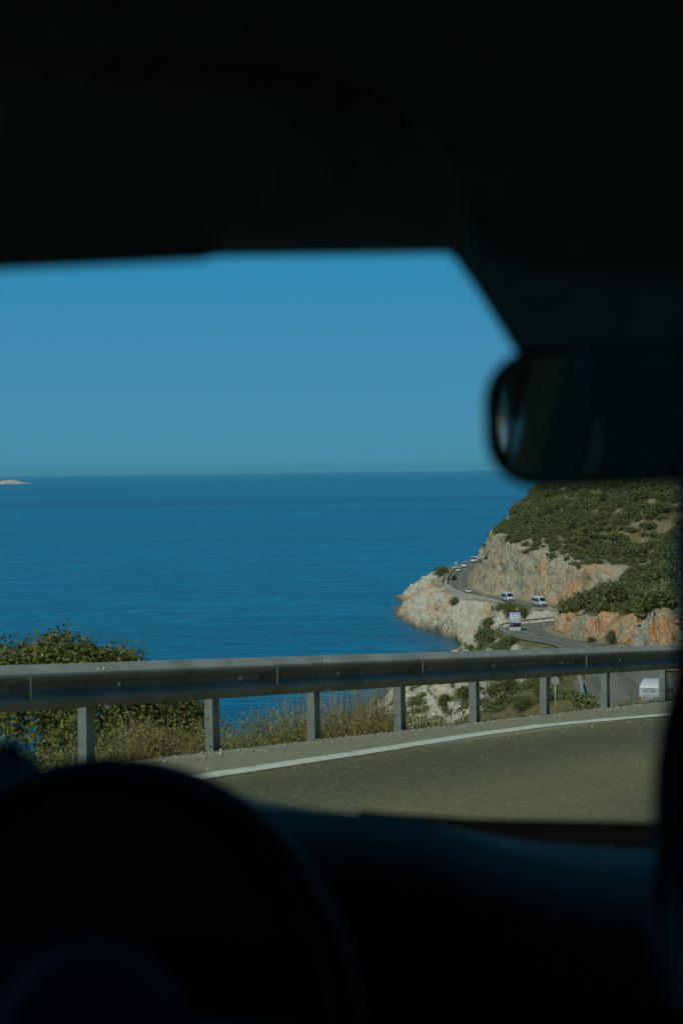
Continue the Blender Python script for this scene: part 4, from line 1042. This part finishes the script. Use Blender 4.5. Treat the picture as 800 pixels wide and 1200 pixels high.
n_ = 13; top = [[(p[0], p[1], p[2]+.06) for p in reversed(r)] for r in rings]
mb.loft([a + b_ for a, b_ in zip(rings, top)], sm=True); part(mb, 'roof_lining', M_lining)
# folded sun visor, left of pixel 250
mb = MB(); a = P(-260, 330, YH-.06); 
vis = [P(-300,323,YH-.07), P(0,317,YH-.07), P(236,306,YH-.07), P(248,303,YH-.07), P(256,296,YH-.07), P(258,180,YH-.16), P(-300,190,YH-.16)]
mb.prism(vis, (0, .018, .004)); part(mb, 'sun_visor', M_visor)
# overhead console with rounded left corner (faint arc in the dark)
oc = [(560,330),(545,270),(520,190),(490,130),(440,90),(370,72),(300,66),(300,-200),(1500,-200),(1500,300)]
slab([(560,293),(548,262),(522,190),(490,135),(440,95),(370,72),(180,62),(-100,60),(-100,-120),(1300,-120),(1300,318),(640,316),(590,306)], .86, .02, 'overhead_console', M_lining)
# shaded panel around the mirror foot
slab([(519,294),(527,297),(536,306),(560,340),(606,414),(640,440),(1000,440),(1026,414),(1105,294),(900,262),(560,285)], 1.03, .006, 'mirror_shroud', M_navyplastic)
# mirror
def rr_pix(x0, y0, x1, y1, r, n=7):
    return arc(x0+r, y0+r, r, 180, 270, n) + arc(x1-r, y0+r, r, 270, 360, n) + arc(x1-r, y1-r, r, 0, 90, n) + arc(x0+r, y1-r, r, 90, 180, n)
MC = P(807, 483.5, .93); MN = Vector((-.20, -1, -.04)).normalized()
mx = Vector((0,0,1)).cross(MN).normalized() * -1
if mx.x < 0: mx = -mx
mz = MN.cross(mx).normalized(); mz = mz if mz.z > 0 else -mz
mx = Matrix.Rotation(R(1.2), 3, MN) @ mx; mz = Matrix.Rotation(R(1.2), 3, MN) @ mz
hwm, hhm = .1235, .0428
def mirror_ring(k, dep, rr=.032):
    pts = []
    for px_, py_ in rr_pix(-hwm*1, -hhm, hwm*1, hhm, rr):
        pts.append(MC + mx*px_*k + mz*(py_*(k if abs(k-1) < .2 else k))  + MN*dep)
    return pts
mb = MB(); mb.loft([mirror_ring(.90,-.034), mirror_ring(.975,-.022), mirror_ring(1.0,-.006), mirror_ring(1.0,.004), mirror_ring(.985,.007), mirror_ring(.945,.004)], sm=True)
mirr = part(mb, 'rear_view_mirror', M_black)
mb = MB(); mb.loft([mirror_ring(.945,.0035,.028), mirror_ring(.94,.0055,.028)]); part(mb, 'mirror_glass', M_mirror, mirr)
mb = MB(); mb.tube([MC + Vector((.05,.03,.0)), MC + Vector((.05,.05,.06)), MC + Vector((.05,.10,.13))], [.012,.011,.018], 10); part(mb, 'mirror_stem', M_black, mirr)
# windscreen
wb = P(400, 968, 1.75); wt = hp.z
mb = MB(); rows = []
for f in np.linspace(0, 1, 9):
    yy = 1.86 + (1.10-1.86)*f; zz = (wb.z - .06) + (wt + .03 - wb.z + .06)*f
    rows.append([(xx, yy - .16*((xx-.25)/1.1)**2, zz) for xx in np.linspace(x_l+.02, x_r-.02, 15)])
mb.loft(rows, closed=False); part(mb, 'windscreen', M_pane)
# pillars (outside the picture)
for s, xx in ((-1, x_l), (1, x_r)):
    mb = MB(); mb.tube([(xx, 1.75, wb.z-.1), (xx, 1.35, (wb.z+wt)/2), (xx, .95, wt+.08)], .055, 8); part(mb, 'windscreen_pillar', M_lining)
# dashboard: profile swept across the van
dl = lambda px: None
top_pts = [(-700,905),(-200,905),(0,905),(150,912),(250,925),(320,941),(380,950),(450,958),(560,965),(650,967),(765,969),(1000,972),(1400,985)]
def top_y(px):
    xs = [p[0] for p in top_pts]; ys = [p[1] for p in top_pts]; return float(np.interp(px, xs, ys))
mb = MB(); rings = []
for px_ in np.linspace(-560, 1250, 60):
    a = P(px_*1.0, top_y(px_), 1.62); xx = a.x; lowz = a.z
    lip = P(400 + (xx/1.30)*F, 0, 1.30)
    # front lip of the dashboard seen lower in the picture
    lpy = float(np.interp(400+F*xx/1.3, [-400,300,480,560,640,760,1100], [1010,975,985,1015,1040,1056,1062])); lz = P(400+F*xx/1.3, lpy, 1.30).z
    rings.append([(xx, 1.80, lowz-.06), (xx, 1.64, lowz-.004), (xx, 1.61, lowz), (xx, 1.575, lowz-.008), (xx, 1.56, lowz-.020), (xx, 1.45, (lowz*.5+lz*.5)+.012), (xx, 1.34, lz+.012), (xx, 1.30, lz-.004), (xx, 1.285, lz-.03), (xx, 1.30, lz-.10), (xx, 1.36, lz-.35), (xx, 1.40, lz-.75), (xx, 1.80, lz-.75)])
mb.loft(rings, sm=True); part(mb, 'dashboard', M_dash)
# dark defroster strip along the glass
mb = MB(); rings = []
for px_ in np.linspace(420, 1200, 30):
    a = P(px_, top_y(px_), 1.62)
    rings.append([(a.x, 1.66, a.z-.004), (a.x, 1.61, a.z+.0025), (a.x, 1.575, a.z-.0055), (a.x, 1.558, a.z-.0175), (a.x, 1.553, a.z-.026), (a.x, 1.57, a.z-.03), (a.x, 1.66, a.z-.03)])
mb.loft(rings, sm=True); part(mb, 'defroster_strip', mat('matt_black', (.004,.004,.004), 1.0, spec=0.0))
# instrument hood behind the wheel
mb = MB(); rings = []
for yy, k in ((1.38, 1.0), (1.30, 1.0), (1.22, .97), (1.18, .95)):
    c = P(105, 1118, yy); rr_ = .205*k
    rings.append([(c.x + math.cos(a)*rr_*.95, yy, c.z - .02 + math.sin(a)*rr_*.75) for a in [math.pi*i/20 for i in range(21)]] )
mb.loft(rings, closed=True, sm=True); hood = part(mb, 'instrument_hood', M_black)
c = P(60, 1165, 1.17)
mb = MB(); mb.loft([[(c.x + math.cos(a)*.075, 1.17 + q_, c.z - .01 + math.sin(a)*.045) for a in [2*math.pi*i/24 for i in range(24)]] for q_ in (0, .008)]); part(mb, 'gauge', mat('gauge_face', (.05,.055,.06), .5), hood)
# steering wheel
WC = P(112, 1222, 1.12); wr = .199; tilt = R(-24)
wheel = empty('steering_wheel', (0,0,0)); wheel.parent = cab; wheel.location = WC - LO; wheel.rotation_euler = (tilt, 0, 0)
def wc(a, r, y=0): return (math.cos(a)*r, y, math.sin(a)*r)
mb = MB(); nn = 64; rings = []
for i in range(nn+1):
    a = 2*math.pi*i/nn; rt = .0165
    rings.append([((wr-.016+math.cos(b_)*rt)*math.cos(a), math.sin(b_)*rt*1.1, (wr-.016+math.cos(b_)*rt)*math.sin(a)/math.cos(tilt)*.98) for b_ in [2*math.pi*j/12 for j in range(12)]])
mb.loft(rings, caps=False, sm=True); mb.build('rim', m_plain('leather_rim', (.008,.009,.010), .6, scale=60, bump=.2, spec=.12), wheel)
mb = MB(); mb.loft([[wc(a, .075*k, yy) for a in [2*math.pi*i/24 for i in range(24)]] for yy, k in ((-.045,.7),(-.035,.95),(0,1),(.03,.9))], sm=True); mb.build('hub', M_black, wheel)
for a in (R(-2), R(182), R(270)):
    mb = MB(); mb.tube([wc(a,.05,-.01), wc(a,.12,-.005), wc(a,wr-.02,0)], [.024,.016,.014], 8); mb.build('spoke', M_dark_plastic, wheel)
mb = MB(); mb.tube([(0,.02,0),(0,.30,-.04)], .03, 10); mb.build('column', M_black, wheel)
# small knob-like object at the left edge of the dashboard
mb = MB(); mb.tube([P(-8,935,1.35), P(6,905,1.35), P(14,885,1.35), P(18,872,1.35)], [.040,.034,.026,.014], 12); part(mb, 'dashboard_holder', M_black)
# walls, floor, rear with a small quarter window seen in the mirror
zt = hp.z + .14; zb_ = -1.6
mb = MB(); mb.box((x_l, -3.3, zb_-.05), (x_r, 1.8, zb_)); part(mb, 'floor', M_black)
mb = MB(); mb.box((x_l, -3.35, zb_), (x_r, -3.3, zt+.12)); part(mb, 'rear_wall', M_header)
mb = MB(); mb.box((x_r, -3.3, zb_), (x_r+.03, 1.8, -.42)); mb.box((x_r, -3.3, zt-.06), (x_r+.03, 1.0, zt+.1))
for ya in (-3.3, -1.65, -.02): mb.box((x_r+.002, ya, -.42), (x_r+.028, ya+.08, zt-.06))
sw2 = part(mb, 'side_wall', M_lining)
for ya, yb in ((-3.22, -1.65), (-1.57, -.02)): mb = MB(); mb.poly([(x_r+.01, ya, -.42), (x_r+.01, yb, -.42), (x_r+.01, yb, zt-.06), (x_r+.01, ya, zt-.06)]); part(mb, 'side_window', M_pane, sw2)  # unseen windows, added to let daylight onto trim facing the camera
mb = MB(); mb.poly([(x_r+.01, .05, -.38), (x_r+.01, 1.5, -.38), (x_r+.01, 1.0, zt-.06), (x_r+.01, .05, zt-.06)]); part(mb, 'door_window', M_pane, sw2)  # unseen too, added for more light in the cabin
# left wall with the triangular window: reflect the mirror's pixels to find where its edge lies
def mirror_hit(px, py):
    d = P(px, py, 1.0).normalized(); t = (MC.dot(MN)) / d.dot(MN); h = d*t; r_ = d - MN*2*d.dot(MN); s = (x_l - h.x) / r_.x; return h + r_*s
tri = [mirror_hit(*p) for p in ((590,446),(597,488),(604,489),(590,530),(583,500),(584,487))]
print('window pts', [tuple(round(c_, 2) for c_ in p) for p in tri])
ymin = min(p.y for p in tri); ymax = max(p.y for p in tri); zmin = min(p.z for p in tri); zmax = max(p.z for p in tri)
bm = bmesh.new()
outer_ = [(-3.3, zb_), (.05, zb_), (.05, zt+.1), (-3.3, zt+.1)]
ov = [bm.verts.new((x_l, a, b_)) for a, b_ in outer_]; iv_ = [bm.verts.new((x_l, p.y, p.z)) for p in tri]
es = [bm.edges.new((ov[i], ov[(i+1) % 4])) for i in range(4)] + [bm.edges.new((iv_[i], iv_[(i+1) % len(iv_)])) for i in range(len(iv_))]
bmesh.ops.triangle_fill(bm, edges=es, use_beauty=True, use_dissolve=False)
r_ = bmesh.ops.extrude_face_region(bm, geom=bm.faces[:]); bmesh.ops.translate(bm, verts=[g_ for g_ in r_['geom'] if isinstance(g_, bmesh.types.BMVert)], vec=(-.03, 0, 0))
bmesh.ops.translate(bm, verts=bm.verts[:], vec=-LO)
me = bpy.data.meshes.new('side_wall'); bm.to_mesh(me); bm.free(); me.materials.append(M_header); sw = link('side_wall', me, cab)
mb = MB(); mb.poly([(x_l-.015, p.y, p.z) for p in tri]); part(mb, 'quarter_window', M_pane, sw)
mb = MB(); mb.box((x_l-.03, .05, zb_), (x_l, 1.8, -.38)); mb.box((x_l-.03, .05, zt-.06), (x_l, 1.0, zt+.1)); sw3 = part(mb, 'side_wall', M_lining)
mb = MB(); mb.poly([(x_l-.01, .05, -.38), (x_l-.01, 1.5, -.38), (x_l-.01, 1.0, zt-.06), (x_l-.01, .05, zt-.06)]); part(mb, 'door_window', M_pane, sw3)  # unseen left door window, added to brighten the interior
# curtains on the left wall: slanted soft bands in the mirror
def wallband(p0, p1, p2, p3, m, name):
    mb = MB(); q = [mirror_hit(*p) for p in (p0, p1, p2, p3)]
    mb.prism([(x_l+.012, p.y, p.z) for p in q], (.02, 0, 0)); return part(mb, name, m, sw)
M_curt = m_plain('curtain_fabric', (.62, .86, .90), .9, scale=20)
wallband((616,420),(650,420),(617,556),(588,556), M_curt, 'curtain')
wallband((712,420),(722,420),(688,556),(676,556), M_curt, 'curtain')
# engine bonnet outside, just below the glass
mb = MB(); rings = []
for yy, zz in ((1.85, wb.z-.10), (2.1, wb.z-.16), (2.5, wb.z-.28), (2.7, wb.z-.5), (2.72, -1.7)):
    rings.append([(xx, yy, zz - .05*((xx-.25)/1.0)**2) for xx in np.linspace(-.65, 1.15, 9)] + [(xx, yy-.02, min(zz-.03, -1.2)) for xx in np.linspace(1.15, -.65, 9)])
mb.loft(rings, sm=True); part(mb, 'bonnet', M_cark)
# road wheels so that it stands on the road
wheels(cab, (-2.4, 2.0), 1.0, .36)

# scarf hanging by the mirror at the right edge
mb = MB(); n_s = 14; rows = []
edge_px = [(560,797),(640,796),(720,794),(790,789),(850,780),(900,772),(940,766),(1000,765),(1060,762),(1110,772),(1180,790)]
YS = .80
for py, ex in edge_px:
    r_ = []
    for i in range(n_s+1):
        f = i/n_s; wid = np.interp(py, [560, 800, 1180], [60, 130, 190]); px_ = ex + 4*math.sin(py/37) + wid*f
        q = P(px_, py, YS + .018*math.sin(f*9 + py/160) + .010*math.sin(f*23+1)); r_.append(q)
    rows.append(r_)
back = [[p + Vector((0,.008,0)) for p in reversed(r_)] for r_ in rows]
top_r = [a + b_ for a, b_ in zip(rows, back)]
knot = P(840, 515, .90)
top_r = [[knot + (p - sum((Vector(q) for q in top_r[0]), Vector())/len(top_r[0]))*.35 for p in top_r[0]]] + top_r
mb.loft(top_r, sm=True); sf_o = mb.build('scarf', M_navy); tag(sf_o, 'dark navy cloth hanging down at the right edge of the view', 'scarf')
o_ = top_r[0][0].copy()
sf_o.data.transform(Matrix.Translation(-knot)); sf_o.location = knot
print('objects', len(bpy.data.objects))

# ------------------------------------------------------------------ air: thin even haze over the sea
mh = bpy.data.materials.new('haze'); mh.use_nodes = True; _t = mh.node_tree; _t.nodes.clear()
_o = _t.nodes.new('ShaderNodeOutputMaterial'); _v = _t.nodes.new('ShaderNodeVolumePrincipled')
_v.inputs['Density'].default_value = 2.2e-5; _v.inputs['Color'].default_value = (.24, .72, 1.0, 1); _v.inputs['Anisotropy'].default_value = 0.0
_t.links.new(_v.outputs[0], _o.inputs['Volume'])
mb = MB(); mb.box((-75000, -75000, -90), (75000, 75000, 190)); mb.build('haze', mh, label='thin sea haze over the water', kind='stuff')
